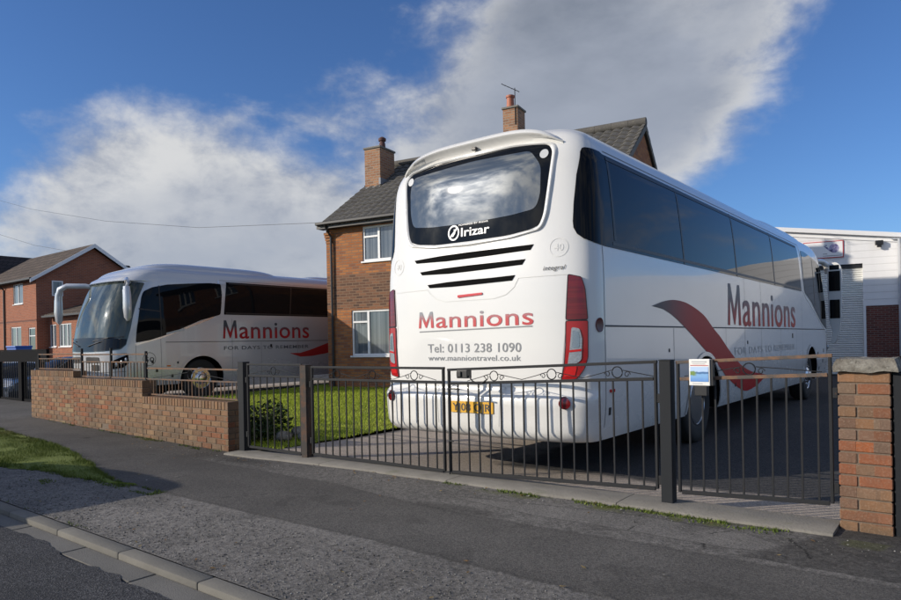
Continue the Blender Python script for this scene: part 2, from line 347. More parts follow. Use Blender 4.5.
# ------------------------------------------------------------------ mesh helpers
class MB:
    def __init__(s): s.bm = bmesh.new()
    def box(s, x0, x1, y0, y1, z0, z1, bev=0, m=None):
        r = bmesh.ops.create_cube(s.bm, size=1)['verts']
        sc = Matrix.Translation(((x0+x1)/2, (y0+y1)/2, (z0+z1)/2)) @ Matrix.Diagonal((abs(x1-x0), abs(y1-y0), abs(z1-z0), 1))
        if m is not None: sc = m @ sc
        bmesh.ops.transform(s.bm, matrix=sc, verts=r)
        if bev:
            es = list({e for v in r for e in v.link_edges})
            bmesh.ops.bevel(s.bm, geom=es, offset=bev, segments=2, affect='EDGES', profile=.5)
        return s
    def bar(s, p0, p1, w, h=None, bev=0):
        p0 = Vector(p0); p1 = Vector(p1); d = p1-p0; L = d.length
        q = d.to_track_quat('X', 'Z').to_matrix().to_4x4()
        return s.box(0, L, -w/2, w/2, -(h or w)/2, (h or w)/2, bev, Matrix.Translation(p0) @ q)
    def tube(s, pts, r, seg=8, caps=True):
        pts = [Vector(p) for p in pts]; rs = r if isinstance(r, (list, tuple)) else [r]*len(pts)
        rings = []
        for i, p in enumerate(pts):
            a = pts[max(i-1, 0)]; b = pts[min(i+1, len(pts)-1)]; d = (b-a).normalized()
            up = Vector((0, 0, 1)) if abs(d.z) < .95 else Vector((1, 0, 0))
            u = d.cross(up).normalized(); v = d.cross(u).normalized()
            rr = rs[i]; ru, rv = rr if isinstance(rr, tuple) else (rr, rr)
            rings.append([s.bm.verts.new(p+u*math.cos(2*PI*k/seg)*ru+v*math.sin(2*PI*k/seg)*rv) for k in range(seg)])
        for i in range(len(rings)-1):
            for k in range(seg):
                s.bm.faces.new((rings[i][k], rings[i][(k+1) % seg], rings[i+1][(k+1) % seg], rings[i+1][k]))
        if caps:
            try: s.bm.faces.new(rings[0][::-1]); s.bm.faces.new(rings[-1])
            except ValueError: pass
        return s
    def lathe(s, prof, seg=32, m=None):        # profile (a along axis x, radius)
        rings = []
        for a, r in prof:
            rings.append([s.bm.verts.new((m or Matrix()) @ Vector((a, r*math.cos(2*PI*k/seg), r*math.sin(2*PI*k/seg)))) for k in range(seg)])
        for i in range(len(rings)-1):
            for k in range(seg):
                s.bm.faces.new((rings[i][k], rings[i][(k+1) % seg], rings[i+1][(k+1) % seg], rings[i+1][k]))
        for rg in (rings[0], rings[-1]):
            try: s.bm.faces.new(rg)
            except ValueError: pass
        return s
    def poly(s, pts):
        s.bm.faces.new([s.bm.verts.new(p) for p in pts]); return s
    def prism(s, pts2, a, b, plane='xz', m=None):     # pts2 extruded along third axis from a to b
        def P(p, t):
            v = {'xz': (p[0], t, p[1]), 'yz': (t, p[0], p[1]), 'xy': (p[0], p[1], t)}[plane]
            return (m @ Vector(v)) if m is not None else Vector(v)
        A = [s.bm.verts.new(P(p, a)) for p in pts2]; B = [s.bm.verts.new(P(p, b)) for p in pts2]
        n = len(pts2); s.bm.faces.new(A); s.bm.faces.new(B[::-1])
        for i in range(n): s.bm.faces.new((A[i], B[i], B[(i+1) % n], A[(i+1) % n]))
        return s
    def done(s, name, m, parent=None, smooth=None, loc=None):
        bmesh.ops.recalc_face_normals(s.bm, faces=s.bm.faces)
        me = bpy.data.meshes.new(name); s.bm.to_mesh(me); s.bm.free()
        return link(name, me, m, parent, smooth)
def link(name, me, m, parent=None, smooth=None):
    if m is not None:
        for k in (m if isinstance(m, (list, tuple)) else [m]): me.materials.append(k)
    if smooth is not None:
        me.shade_smooth(); me.set_sharp_from_angle(angle=math.radians(smooth))
    o = bpy.data.objects.new(name, me); C.objects.link(o)
    if parent is not None: o.parent = parent
    return o
def tag(o, label=None, cat=None, group=None, kind=None):
    if label: o['label'] = label
    if cat: o['category'] = cat
    if group: o['group'] = group
    if kind: o['kind'] = kind
    return o
def empty(name, loc, rz=0, label=None, cat=None, group=None):
    o = bpy.data.objects.new(name, None); C.objects.link(o); o.location = loc; o.rotation_euler = (0, 0, rz); o.empty_display_size = .2
    return tag(o, label, cat, group)
def structure(o): o['kind'] = 'structure'; return o
def arrays(name, verts, faces, m, colors=None, parent=None, smooth=False):
    me = bpy.data.meshes.new(name)
    nv = len(verts); me.vertices.add(nv); me.vertices.foreach_set('co', np.asarray(verts, np.float32).ravel())
    f = np.asarray(faces, np.int32); k = f.shape[1]
    me.loops.add(f.size); me.loops.foreach_set('vertex_index', f.ravel())
    me.polygons.add(len(f)); me.polygons.foreach_set('loop_start', np.arange(0, f.size, k, dtype=np.int32))
    me.update(calc_edges=True)
    if colors is not None:
        a = me.color_attributes.new('Col', 'FLOAT_COLOR', 'POINT'); cc = np.ones((nv, 4), np.float32); cc[:, :3] = colors
        a.data.foreach_set('color', cc.ravel())
    if smooth: me.polygons.foreach_set('use_smooth', np.ones(len(f), bool))
    me.materials.append(m)
    o = bpy.data.objects.new(name, me); C.objects.link(o)
    if parent is not None: o.parent = parent
    return o
def vnoise(x, y, scale, seed):
    r = np.random.default_rng(seed).random((257, 257)); u = x/scale+1000; v = y/scale+1000
    i = np.floor(u).astype(int); j = np.floor(v).astype(int); fu = u-i; fv = v-j
    fu = fu*fu*(3-2*fu); fv = fv*fv*(3-2*fv); g = lambda a, b: r[a % 257, b % 257]
    return (g(i, j)*(1-fu)+g(i+1, j)*fu)*(1-fv)+(g(i, j+1)*(1-fu)+g(i+1, j+1)*fu)*fv
def fbm(x, y, scale, seed, oct=4):
    s = 0; a = 1; tot = 0
    for k in range(oct): s = s+a*vnoise(x, y, scale/2**k, seed+k); tot += a; a *= .55
    return s/tot

# ------------------------------------------------------------------ ground, road, footpath
def strip(name, x0, x1, y0, y1, z, m):
    o = MB().poly([(x0, y0, z), (x1, y0, z), (x1, y1, z), (x0, y1, z)]).done(name, m); return structure(o)
strip('ground', -1500, 1500, -1500, 1500, -.62, M_ground)
strip('road', -150, 60, -7, 1.90, -.040, M_road)
# dished channel of concrete slabs along the kerb
b = MB(); # ragged tarmac edge lapping over the channel
xs_ = np.linspace(-60, 12, 1500); ye = 1.865+(fbm(xs_, xs_*0, .9, 77, 3)-.5)*.06+(fbm(xs_, xs_*0, .16, 87, 5)-.5)*.09
structure(arrays('road', np.concatenate([np.stack([xs_, xs_*0-1, xs_*0-.0305], -1), np.stack([xs_, ye, xs_*0-.0305], -1)]), np.stack([np.arange(1499), np.arange(1, 1500), np.arange(1, 1500)+1500, np.arange(1499)+1500], -1), M_road))
x = -40.3
while x < 8:
    j = random.uniform(-.03, .03); b.box(x+.006, x+.900, 1.845+j, 2.010, -.16, -.034, .004); x += .912
structure(b.done('gutter_channel', M_slab))
b = MB(); x = -40.0
while x < 8:
    j = random.uniform(-.004, .004)
    b.box(x+.0015, x+.9135, 2.016, 2.132, -.2, .002+j*.5, .015); x += .915
structure(b.done('kerb', M_kerb, smooth=40))


def path_h(x, y):
    bx = np.interp(x, [-60, -20, -13.9, -11, -9.7, -8.2, -7.5, -6.9, -6, -5, -2, -.7, 3, 40], [.12, .10, .06, 0, -.02, -.045, -.055, -.05, -.02, .0, .02, .02, .0, 0])
    k = np.clip((y-2.4)/2.4, 0, 1)
    return bx*k
def path_colour(x, y):
    n = fbm(x, y, .9, 11, 5); n2 = fbm(x*1.0, y*1.6, 2.6, 31, 4); nf = fbm(x, y, .22, 51, 3)
    peb = vnoise(x*.93+y*.2, y, .021, 5); peb2 = vnoise(x+.01, y-.013, .014, 6)
    wob = (fbm(x, y, 1.6, 71, 4)-.5)*.30; wob2 = (fbm(x, y, .9, 81, 4)-.5)*.34
    S = lambda v: 1/(1+np.exp(-np.clip(v, -60, 60)))
    rough = S((3.10+wob*.5-y)/.008)
    tb = np.interp(x, [-12, -9, -7.2, -6.3, -4.9, -3.9, -2.9, -1.9, 0], [4.55, 4.5, 4.45, 4.30, 4.22, 4.06, 3.98, 4.0, 4.05])
    top = S((y-(tb+wob2*.5))/.010)
    smooth = .082+.030*(n-.5)+.022*(n2-.5)+.010*(nf-.5)
    r = .128+.055*(peb-.5)+.07*(peb2-.5)+.035*(nf-.5)+.075*(n2-.5)+.05*(n-.5)
    r = np.clip(r, .035, .3)
    t = .118+.06*(n2-.5)+.05*(n-.5)+.06*(peb-.5)+.05*(peb2-.5)
    t = np.where(x < -7.3, smooth*1.08, t)
    v = smooth*(1-rough-top*(1-rough))+r*rough+t*top*(1-rough)
    v = v*(1-.35*np.exp(-((y-3.10-wob*.5)/.018)**2))*(1-.22*np.exp(-((y-tb-wob2*.5)/.02)**2)*(x > -7.3))
    # smooth pale cast strip in front of the right gate
    lo = np.interp(x, [-3.4, -2.6, -1.9, -1.2, -.9], [4.36, 4.24, 4.24, 4.22, 4.30])+wob2*.12
    hi = np.interp(x, [-3.4, -2.6, -1.9, -1.2, -.9], [4.42, 4.56, 4.64, 4.60, 4.40])+wob2*.10
    k = S((y-lo)/.006)*S((hi-y)/.006)*(x > -3.4)*(x < -.93)
    v = v*(1-k)+k*(.135+.03*(n-.5)+.014*(peb2-.5)+.02*(nf-.5))
    v = v*(1-.45*(x > -3.4)*(x < -.93)*(np.exp(-((y-lo)/.008)**2)+np.exp(-((y-hi)/.008)**2)))
    k2 = S((x+.98-(y-4.4)*.5)/.01)*(y > 4.12); v = v*(1-k2*.42)
    k4 = np.exp(-(((x+3.15+wob)/.42)**2+((y-4.08+wob2*.3)/.10)**2)**2); v = v*(1-.38*k4)          # darker patch
    k5 = np.exp(-(((x+6.75+wob)/.50)**2+((y-4.62+wob2*.3)/.13)**2)**2); v = v*(1-.42*k5)
    for (ax, ay, bx_, by_) in [(-1.94, 4.66, -1.88, 4.45), (-1.88, 4.45, -1.86, 4.25), (-1.3, 4.58, -1.40, 4.46), (-1.40, 4.46, -1.5, 4.38), (-1.36, 4.24, -1.30, 4.12), (-9.3, 3.2, -8.9, 3.6), (-8.9, 3.6, -8.4, 3.75), (-8.4, 3.75, -7.9, 4.7), (-5.2, 3.2, -4.9, 3.6), (-4.9, 3.6, -4.5, 3.9), (-7.0, 3.2, -6.4, 3.6), (-10.6, 4.5, -9.6, 4.2), (-12.2, 4.1, -11.5, 4.9), (-.95, 4.62, -.80, 4.35), (-.80, 4.35, -.74, 4.2)]:
        dx, dy = bx_-ax, by_-ay; L2 = dx*dx+dy*dy
        tt = np.clip(((x-ax)*dx+(y-ay)*dy)/L2, 0, 1)
        w = (fbm(x, y, .10, 91, 3)-.5)*.09
        d = np.hypot(x-ax-tt*dx+w, y-ay-tt*dy+w)
        v = np.where(d < .008, v*.22, v)
    v = v*np.where(fbm(x, y, .5, 101, 3) > .70, .84, 1.0)*(.70+.60*fbm(x, y*1.4, 1.7, 131, 5))*(.88+.24*fbm(x, y, .35, 141, 4))
    rgb = np.stack([v*1.03, v*.97, v*.90], -1)
    moss = np.clip((fbm(x, y, .12, 121, 3)-.50)*6, 0, 1)*np.clip((y-4.60)/.08, 0, 1)*(y < 4.80)*np.clip(1-np.abs(x+2.0)/2.2, 0, 1)
    rgb = rgb*(1-moss[..., None])+moss[..., None]*np.array([.085, .095, .02])
    return rgb, rough, peb, peb2, nf
def path_mesh(name, x0, x1, nx, y0, y1, ny, detail=True):
    xs = np.linspace(x0, x1, nx); ys = np.linspace(y0, y1, ny); X, Y = np.meshgrid(xs, ys)
    rgb, rough, peb, peb2, nf = path_colour(X, Y)
    Z = path_h(X, Y)
    if detail:
        Z = Z+rough*(.0035*(peb-.5)+.0025*(peb2-.5)+.006*(nf-.5))+(1-rough)*(.0022*(peb-.5)+.006*(fbm(X, Y, .5, 9, 2)-.5))
    v = np.stack([X, Y, Z], -1).reshape(-1, 3)
    i = np.arange(nx*ny).reshape(ny, nx)
    f = np.stack([i[:-1, :-1], i[:-1, 1:], i[1:, 1:], i[1:, :-1]], -1).reshape(-1, 4)
    return structure(arrays(name, v, f, M_path, rgb.reshape(-1, 3), smooth=True))
path_mesh('footpath', -9.5, .6, 900, 2.134, 5.12, 270)
path_mesh('footpath', -60, -9.5, 900, 2.134, 6.2, 60)
path_mesh('footpath', .6, 30, 300, 2.134, 5.3, 60)

# concrete sill under the gates, cast in four lengths
def sill():
    bm = bmesh.new()
    for (a, c) in [(-7.42, -5.63), (-5.622, -3.86), (-3.852, -2.2), (-2.192, -.735)]:
        rows = []
        for x in np.linspace(a, c, 40):
            h = float(path_h(x, 4.9))+.022; w = (float(fbm(np.array([x]), np.array([0.]), .3, 41, 3)[0])-.5)*.02
            rows.append([bm.verts.new(p) for p in ((x, 4.80+w, -.1), (x, 4.80+w, h-.012), (x, 4.812+w, h-.001), (x, 5.0, h+.004), (x, 5.17, h+.002), (x, 5.172, -.1))])
        for i in range(39):
            for j in range(5): bm.faces.new((rows[i][j], rows[i+1][j], rows[i+1][j+1], rows[i][j+1]))
        bm.faces.new(rows[0]); bm.faces.new(rows[-1][::-1])
    bmesh.ops.recalc_face_normals(bm, faces=bm.faces)
    me = bpy.data.meshes.new('concrete_threshold'); bm.to_mesh(me); bm.free(); return structure(link('concrete_threshold', me, M_conc, None, 50))
sill()
# driveway (slopes gently into the yard) and side drive under the far coach
def sheet(name, pts, m):
    return structure(MB().poly(pts).done(name, m))
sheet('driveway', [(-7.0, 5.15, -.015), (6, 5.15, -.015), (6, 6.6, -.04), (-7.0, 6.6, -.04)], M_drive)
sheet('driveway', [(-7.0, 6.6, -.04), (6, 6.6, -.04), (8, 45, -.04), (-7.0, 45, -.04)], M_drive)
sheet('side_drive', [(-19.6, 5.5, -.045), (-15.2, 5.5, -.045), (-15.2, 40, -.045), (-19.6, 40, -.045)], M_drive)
sheet('yard', [(-60, 6.25, -.5), (-19.6, 6.25, -.5), (-19.6, 14.2, -.5), (-60, 14.2, -.5)], M_road)
sheet('yard', [(-80, 14.2, -.15), (-19.6, 14.2, -.15), (-19.6, 60, -.15), (-80, 60, -.15)], M_road)

# lawn
def lawn_z(x, y): return np.interp(y, [5.1, 6, 12.8, 14.5], [-.01, -.01, .09, .12])
def blades(name, X, Y, Z, h, w, m, colr):
    n = len(X); a = RNG.uniform(0, 2*PI, n); t = RNG.normal(0, .42, (n, 2))*h[:, None]
    dx = np.cos(a)*w/2; dy = np.sin(a)*w/2
    v = np.empty((n, 3, 3)); v[:, 0] = np.stack([X-dx, Y-dy, Z], -1); v[:, 1] = np.stack([X+dx, Y+dy, Z], -1)
    v[:, 2] = np.stack([X+t[:, 0], Y+t[:, 1], Z+h], -1)
    c = np.repeat(colr, 3)[:, None]*np.ones(3)
    return arrays(name, v.reshape(-1, 3), np.arange(n*3).reshape(n, 3), m, c)
xs = np.linspace(-15.2, -7.0, 60); ys = np.linspace(5.14, 14.6, 60); X, Y = np.meshgrid(xs, ys)
Z = lawn_z(X, Y)+.012*(fbm(X, Y, 1.0, 3, 3)-.5)
i = np.arange(3600).reshape(60, 60)
structure(arrays('lawn_base', np.stack([X, Y, Z], -1).reshape(-1, 3), np.stack([i[:-1, :-1], i[:-1, 1:], i[1:, 1:], i[1:, :-1]], -1).reshape(-1, 4), M_turf, smooth=True))
n = 150000
X = RNG.uniform(-15.2, -6.93, n); Y = 5.16+(RNG.random(n)**1.15)*9.2
keep = X < -6.97+.07*fbm(X*0, Y, .3, 4, 2)+.02*RNG.normal(size=n); X = X[keep]; Y = Y[keep]
hh = RNG.uniform(.02, .055, len(X))*(.6+.8*fbm(X, Y, .5, 8, 3))
o = blades('lawn_grass', X, Y, lawn_z(X, Y)-.004, hh, RNG.uniform(.006, .012, len(X)), M_grass, RNG.random(len(X)))
tag(o, 'short sunlit green lawn between the gates and the brick house', 'grass', kind='stuff')
# grass verge at the left
def verge_hi(x): return np.interp(x, [-16, -12.4, -11.3, -10.1, -9.0, -8.0, -7.3, -6.4, -5.9], [4.05, 4.02, 3.96, 3.86, 3.72, 3.48, 3.28, 3.06, 3.0])
def verge_lo(x): return np.interp(x, [-16, -10, -8.6, -7.6, -6.8, -5.3], [2.45, 2.55, 2.72, 2.92, 3.0, 3.05])
n = 260000
X = -5.9-RNG.random(n)**1.0*10.7; Y = RNG.uniform(2.14, 4.2, n)
w1 = (fbm(X, Y, .35, 14, 3)-.5)*.22
dens = np.where(fbm(X, Y, .45, 15, 4) > .43+np.clip((2.95-Y)*.35, 0, .2), 1, .10)
dens = np.where(X > -6.6, dens*.55, dens)
keep = (Y < verge_hi(X)+w1*.4)*(Y > verge_lo(X)+w1)*(RNG.random(n) < dens)
X = X[keep]; Y = Y[keep]
hh = RNG.uniform(.015, .05, len(X))*(.5+1.0*fbm(X, Y, .3, 18, 3))
o = blades('verge_grass', X, Y, path_h(X, Y)-.003, hh, RNG.uniform(.004, .008, len(X)), M_verge, RNG.random(len(X)))
tag(o, 'patchy green grass verge between the kerb and the footpath', 'grass', kind='stuff')
xs = np.linspace(-16, -5.9, 240); T = np.linspace(0, 1, 24)
VX = np.repeat(xs[None], 24, 0); lo = verge_lo(xs)+.09+(fbm(xs, xs*0, .35, 24, 2)-.5)*.2; hi_ = verge_hi(xs)-.03; VY = lo+(np.maximum(hi_-lo, .001))*T[:, None]
VZ = path_h(VX, VY)+.006+.016*np.sin(T*PI)[:, None]*(VX < -6.3)
i = np.arange(24*240).reshape(24, 240)
structure(arrays('verge_soil', np.stack([VX, VY, VZ], -1).reshape(-1, 3), np.stack([i[:-1, :-1], i[:-1, 1:], i[1:, 1:], i[1:, :-1]], -1).reshape(-1, 4), M_turf, smooth=True))
# moss and small weeds in the cracks and along the sill, kerb and wall
XX = []; YY = []
for (x0, x1, y0, y1, k) in [(-7.0, -5.75, 2.95, 3.16, 1500), (-7.6, -6.9, 2.62, 2.78, 350), (-3.9, -.9, 4.70, 4.81, 1500), (-13, -7.6, 4.86, 4.94, 900), (-9.8, -8.0, 4.8, 4.93, 900), (-12, -5, 2.134, 2.17, 500), (-1.6, -.75, 4.62, 4.8, 300)]:
    x = RNG.uniform(x0, x1, k); y = y0+(y1-y0)*RNG.beta(2, 2, k); q = fbm(x, y, .16, 61, 2) > .46
    XX.append(x[q]); YY.append(y[q])
X = np.concatenate(XX); Y = np.concatenate(YY)
o = blades('weeds', X, Y, path_h(X, Y)-.002, RNG.uniform(.008, .028, len(X)), RNG.uniform(.006, .012, len(X)), M_verge, RNG.random(len(X)))
tag(o, 'small weeds and moss growing in the footpath joints', 'weeds', kind='stuff')
# loose grit on the rough verge
n = 5200; X = RNG.uniform(-8.5, .2, n); Y = 2.15+RNG.random(n)**1.3*.85
k = RNG.random(n) < .08; Y = np.where(k, RNG.uniform(4.4, 4.8, n), Y)
r = RNG.uniform(.003, .0075, n); base = np.array([[1, 0, 0], [0, 1, 0], [-1, 0, 0], [0, -1, 0], [0, 0, .8], [0, 0, -.5]])
F = np.array([[0, 1, 4], [1, 2, 4], [2, 3, 4], [3, 0, 4], [1, 0, 5], [2, 1, 5], [3, 2, 5], [0, 3, 5]])
v = base[None]*r[:, None, None]*RNG.uniform(.6, 1.3, (n, 1, 3)); a = RNG.uniform(0, PI, n); ca, sa = np.cos(a)[:, None], np.sin(a)[:, None]
vx = v[..., 0]*ca-v[..., 1]*sa; vy = v[..., 0]*sa+v[..., 1]*ca
V = np.stack([vx+X[:, None], vy+Y[:, None], v[..., 2]+(path_h(X, Y)+.002)[:, None]], -1).reshape(-1, 3)
g = np.repeat(RNG.uniform(.06, .26, n), 6)[:, None]*np.array([1, .97, .92])
o = arrays('loose_gravel', V, (F[None]+6*np.arange(n)[:, None, None]).reshape(-1, 3), M_path, g)
tag(o, 'loose grey grit scattered over the rough tarmac verge', 'gravel', kind='stuff')

# dry leaves and litter blown against the kerb, sill and wall
n = 150; k = RNG.integers(0, 3, n)
X = RNG.uniform(-9.5, -.8, n); Y = np.where(k == 0, 2.16+RNG.random(n)**2*.5, np.where(k == 1, 4.78-RNG.random(n)**2*.35, RNG.uniform(2.2, 4.7, n)))
l = RNG.uniform(.010, .024, n); a = RNG.uniform(0, 2*PI, n); Z = path_h(X, Y)+.006
v = np.stack([np.stack([X+l*np.cos(a), Y+l*np.sin(a), Z+RNG.uniform(0, .008, n)], -1), np.stack([X+l*.5*np.cos(a+1.7), Y+l*.5*np.sin(a+1.7), Z+.002], -1), np.stack([X-l*np.cos(a), Y-l*np.sin(a), Z+RNG.uniform(0, .008, n)], -1), np.stack([X+l*.5*np.cos(a-1.6), Y+l*.5*np.sin(a-1.6), Z+.004], -1)], 1).reshape(-1, 3)
cc_ = np.repeat(np.array([(.20, .11, .04), (.13, .08, .03), (.26, .19, .08), (.28, .27, .25)])[RNG.integers(0, 4, n)], 4, 0)
tag(arrays('leaf_litter', v, np.arange(4*n).reshape(n, 4), M_path, cc_), 'small dry brown leaves scattered on the tarmac', 'leaves', kind='stuff')

# ------------------------------------------------------------------ bricks modelled one by one in a wall mesh
PAL_WALL = [(.235, .145, .088), (.25, .16, .10), (.225, .13, .08), (.215, .145, .10), (.26, .17, .105), (.205, .135, .095), (.235, .135, .082)]
PAL_RED = [(.27, .105, .055), (.25, .115, .065), (.24, .11, .065)]
def brickwork(name, runs, pal, parent=None, seed=1, redfn=None, courses_from=0):
    """runs: list of (origin, direction unit vec, outward normal, length, z0, n courses, soldier)"""
    rnd = random.Random(seed); bm = bmesh.new(); lay = bm.verts.layers.float_color.new('Col')
    def brick(o, d, nrm, s0, s1, z0, z1, depth, c):
        j = rnd.uniform(-.0018, .0018); t0 = rnd.uniform(-.001, .001)
        r = bmesh.ops.create_cube(bm, size=1)['verts']
        m = Matrix(((d.x, nrm.x, 0, 0), (d.y, nrm.y, 0, 0), (0, 0, 1, 0), (0, 0, 0, 1)))
        cen = Vector(((s0+s1)/2, -depth/2+j, (z0+z1)/2+t0))
        M = Matrix.Translation(o) @ m @ Matrix.Translation(cen) @ Matrix.Diagonal((s1-s0, depth, z1-z0, 1))
        bmesh.ops.transform(bm, matrix=M, verts=r)
        es = list({e for v in r for e in v.link_edges})
        nb = bmesh.ops.bevel(bm, geom=es, offset=.0045, segments=1, affect='EDGES')
        for v in set(nb['verts']) | {q for q in r if q.is_valid}: v[lay] = (c[0], c[1], c[2], 1)
    for (o, d, nrm, L, z0, n, soldier, off) in runs:
        o = Vector(o); d = Vector(d); nrm = Vector(nrm)
        for k in range(n):
            za = z0+k*.075; zb = za+.065; s = -(.225 if (k+off) % 2 else .1125)
            while s < L-.01:
                if abs(o.x+s+.1+10.95) < .10 and za < .09 and name == 'brick_face' and o.x < -12: s += .225; continue
                a = max(s, 0); e = min(s+.215, L); 
                if e-a > .03:
                    c = rnd.choice(pal)
                    if redfn: c = redfn(o+d*((a+e)/2)+Vector((0, 0, za)), c, rnd)
                    q = rnd.uniform(.82, 1.15); brick(o, d, nrm, a, e, za, zb, .1, tuple(x*q for x in c))
                s += .225
        if soldier:
            s = 0; za = z0+n*.075
            while s < L-.02:
                c = rnd.choice(pal); q = rnd.uniform(.8, 1.1); brick(o, d, nrm, s, min(s+.065, L), za, za+soldier, .22, tuple(x*q for x in c)); s += .0755
    me = bpy.data.meshes.new(name); bm.to_mesh(me); bm.free()
    return link(name, me, M_brickattr, parent)

# garden wall stepping down towards the gates
wall = empty('garden_wall', (0, 0, 0), 0, 'long brown brick garden wall stepping down in three levels to the gates', 'wall')
def redpatch(p, c, rnd):
    if p.x < -10.4 and p.x > -13.5 and p.z < .62 and rnd.random() < .55 - .3*abs(p.x+11.9)/1.6: return rnd.choice(PAL_RED)
    if p.x > -8.35 and p.z < .36 and rnd.random() < .42: return rnd.choice(PAL_RED)
    if -12.6 < p.x < -12.1 and p.z < .62 and rnd.random() < .5: return (.27, .20, .12)
    return c
WS = [(-13.85, -12.04, .93), (-12.04, -9.72, .815), (-9.72, -7.54, .585)]
runs = []; b = MB()
for (a, c, top) in WS:
    n = int(round((top-.105+.12)/.075)); z0 = top-.105-n*.075
    runs.append(((a, 4.95, 0), (1, 0, 0), (0, -1, 0), c-a, z0, n, .102, int(round(z0/.075)) % 2))
    runs.append(((c, 4.95, 0), (0, 1, 0), (1, 0, 0), .215, z0, n, 0, 1))
    b.box(a+.01, c-.008, 4.959, 5.16, -.2, top-.1)
brickwork('brick_face', runs, PAL_WALL, wall, 3, redpatch)
b.done('mortar_core', M_mortar, wall)

# gate pillar
px0, px1, py0 = -.725, -.432, 5.03
pil = empty('brick_pillar', (0, 0, 0), 0, 'square red brick gate pillar with a rough stone cap', 'pillar')
w_ = px1-px0
runs = [((px0, py0, 0), (1, 0, 0), (0, -1, 0), w_, .012, 14, 0, 0), ((px1, py0, 0), (0, 1, 0), (1, 0, 0), w_, .012, 14, 0, 1),
        ((px0, py0+w_, 0), (0, -1, 0), (-1, 0, 0), w_, .012, 14, 0, 1), ((px1, py0+w_, 0), (-1, 0, 0), (0, 1, 0), w_, .012, 14, 0, 0)]
PILC = [(.20, .125, .085), (.22, .13, .08), (.17, .12, .09), (.235, .13, .075), (.225, .10, .06), (.18, .105, .075), (.165, .11, .085)]
def pilred(p, c, rnd): return rnd.choice([(.34, .11, .045), (.26, .10, .055)]) if (.3 < p.z < .6 and rnd.random() < .5) else c
brickwork('brick_face', runs, PILC, pil, 11, pilred)
MB().box(px0+.008, px1-.008, py0+.008, py0+w_-.008, -.05, 1.06).done('mortar_core', M_mortar, pil)
bm = bmesh.new(); bmesh.ops.create_cube(bm, size=1)
bmesh.ops.subdivide_edges(bm, edges=bm.edges, cuts=9, use_grid_fill=True)
for v in bm.verts:
    p = v.co.copy(); r = max(abs(p.x), abs(p.y))*2; k = 1-.16*max(0, p.z+.15)*1.3
    x = (px0+px1)/2+.01+p.x*.36*k; y = py0+w_/2+p.y*.37*k; z = 1.10+p.z*.082
    q = Vector((x, y, z)); 
    from mathutils import noise as mn
    d = mn.noise_vector(q*14)*.010+mn.noise_vector(q*45)*.006
    v.co = q+d
me = bpy.data.meshes.new('stone_cap'); bm.to_mesh(me); bm.free()
link('stone_cap', me, M_stone, pil, 50)

# ------------------------------------------------------------------ gates, posts and railings
def post(x0, x1, y0, y1, z0, z1, m, label, cap=True, name='gate_post'):
    o = empty(name, ((x0+x1)/2, (y0+y1)/2, z0), 0, label, 'post', 'steel gate posts')
    cx, cy = (x0+x1)/2, (y0+y1)/2
    MB().box(x0-cx, x1-cx, y0-cy, y1-cy, 0, z1-z0, .005).done('shaft', m, o)
    MB().box(x0-cx-.003, x1-cx+.003, y0-cy-.003, y1-cy+.003, z1-z0+.0005, z1-z0+.008, .002).done('cap', m, o)
    return o
post(-7.41, -7.30, 5.02, 5.12, -.06, 1.09, M_post, 'black steel gate post at the end of the brick garden wall')
post(-6.16, -6.06, 5.00, 5.10, -.05, 1.06, M_postrust, 'rusty brown steel post between the small gate and the double gates')
post(-1.915, -1.825, 5.0, 5.09, .0, 1.125, M_post, 'slim black steel post left of the blue notice')
post(-.424, -.345, 5.05, 5.3, .0, 1.04, M_post, 'short black steel post tight against the far side of the brick pillar')
def ring(b, c, r, w=.008, n=18):
    pts = [(c[0]+r*math.cos(2*PI*k/n), c[1], c[2]+r*math.sin(2*PI*k/n)) for k in range(n+1)]
    b.tube(pts, w/2*1.2, 6, False)
def scroll(b, c, sgn, r=.04, w=.007):
    pts = []
    for k in range(16):
        a = k/15*2*PI*1.1; rr = r*(1-.65*k/15); pts.append((c[0]+sgn*(rr*math.cos(a)), c[1], c[2]+rr*math.sin(a)))
    b.tube(pts, w/2*1.1, 5, False)
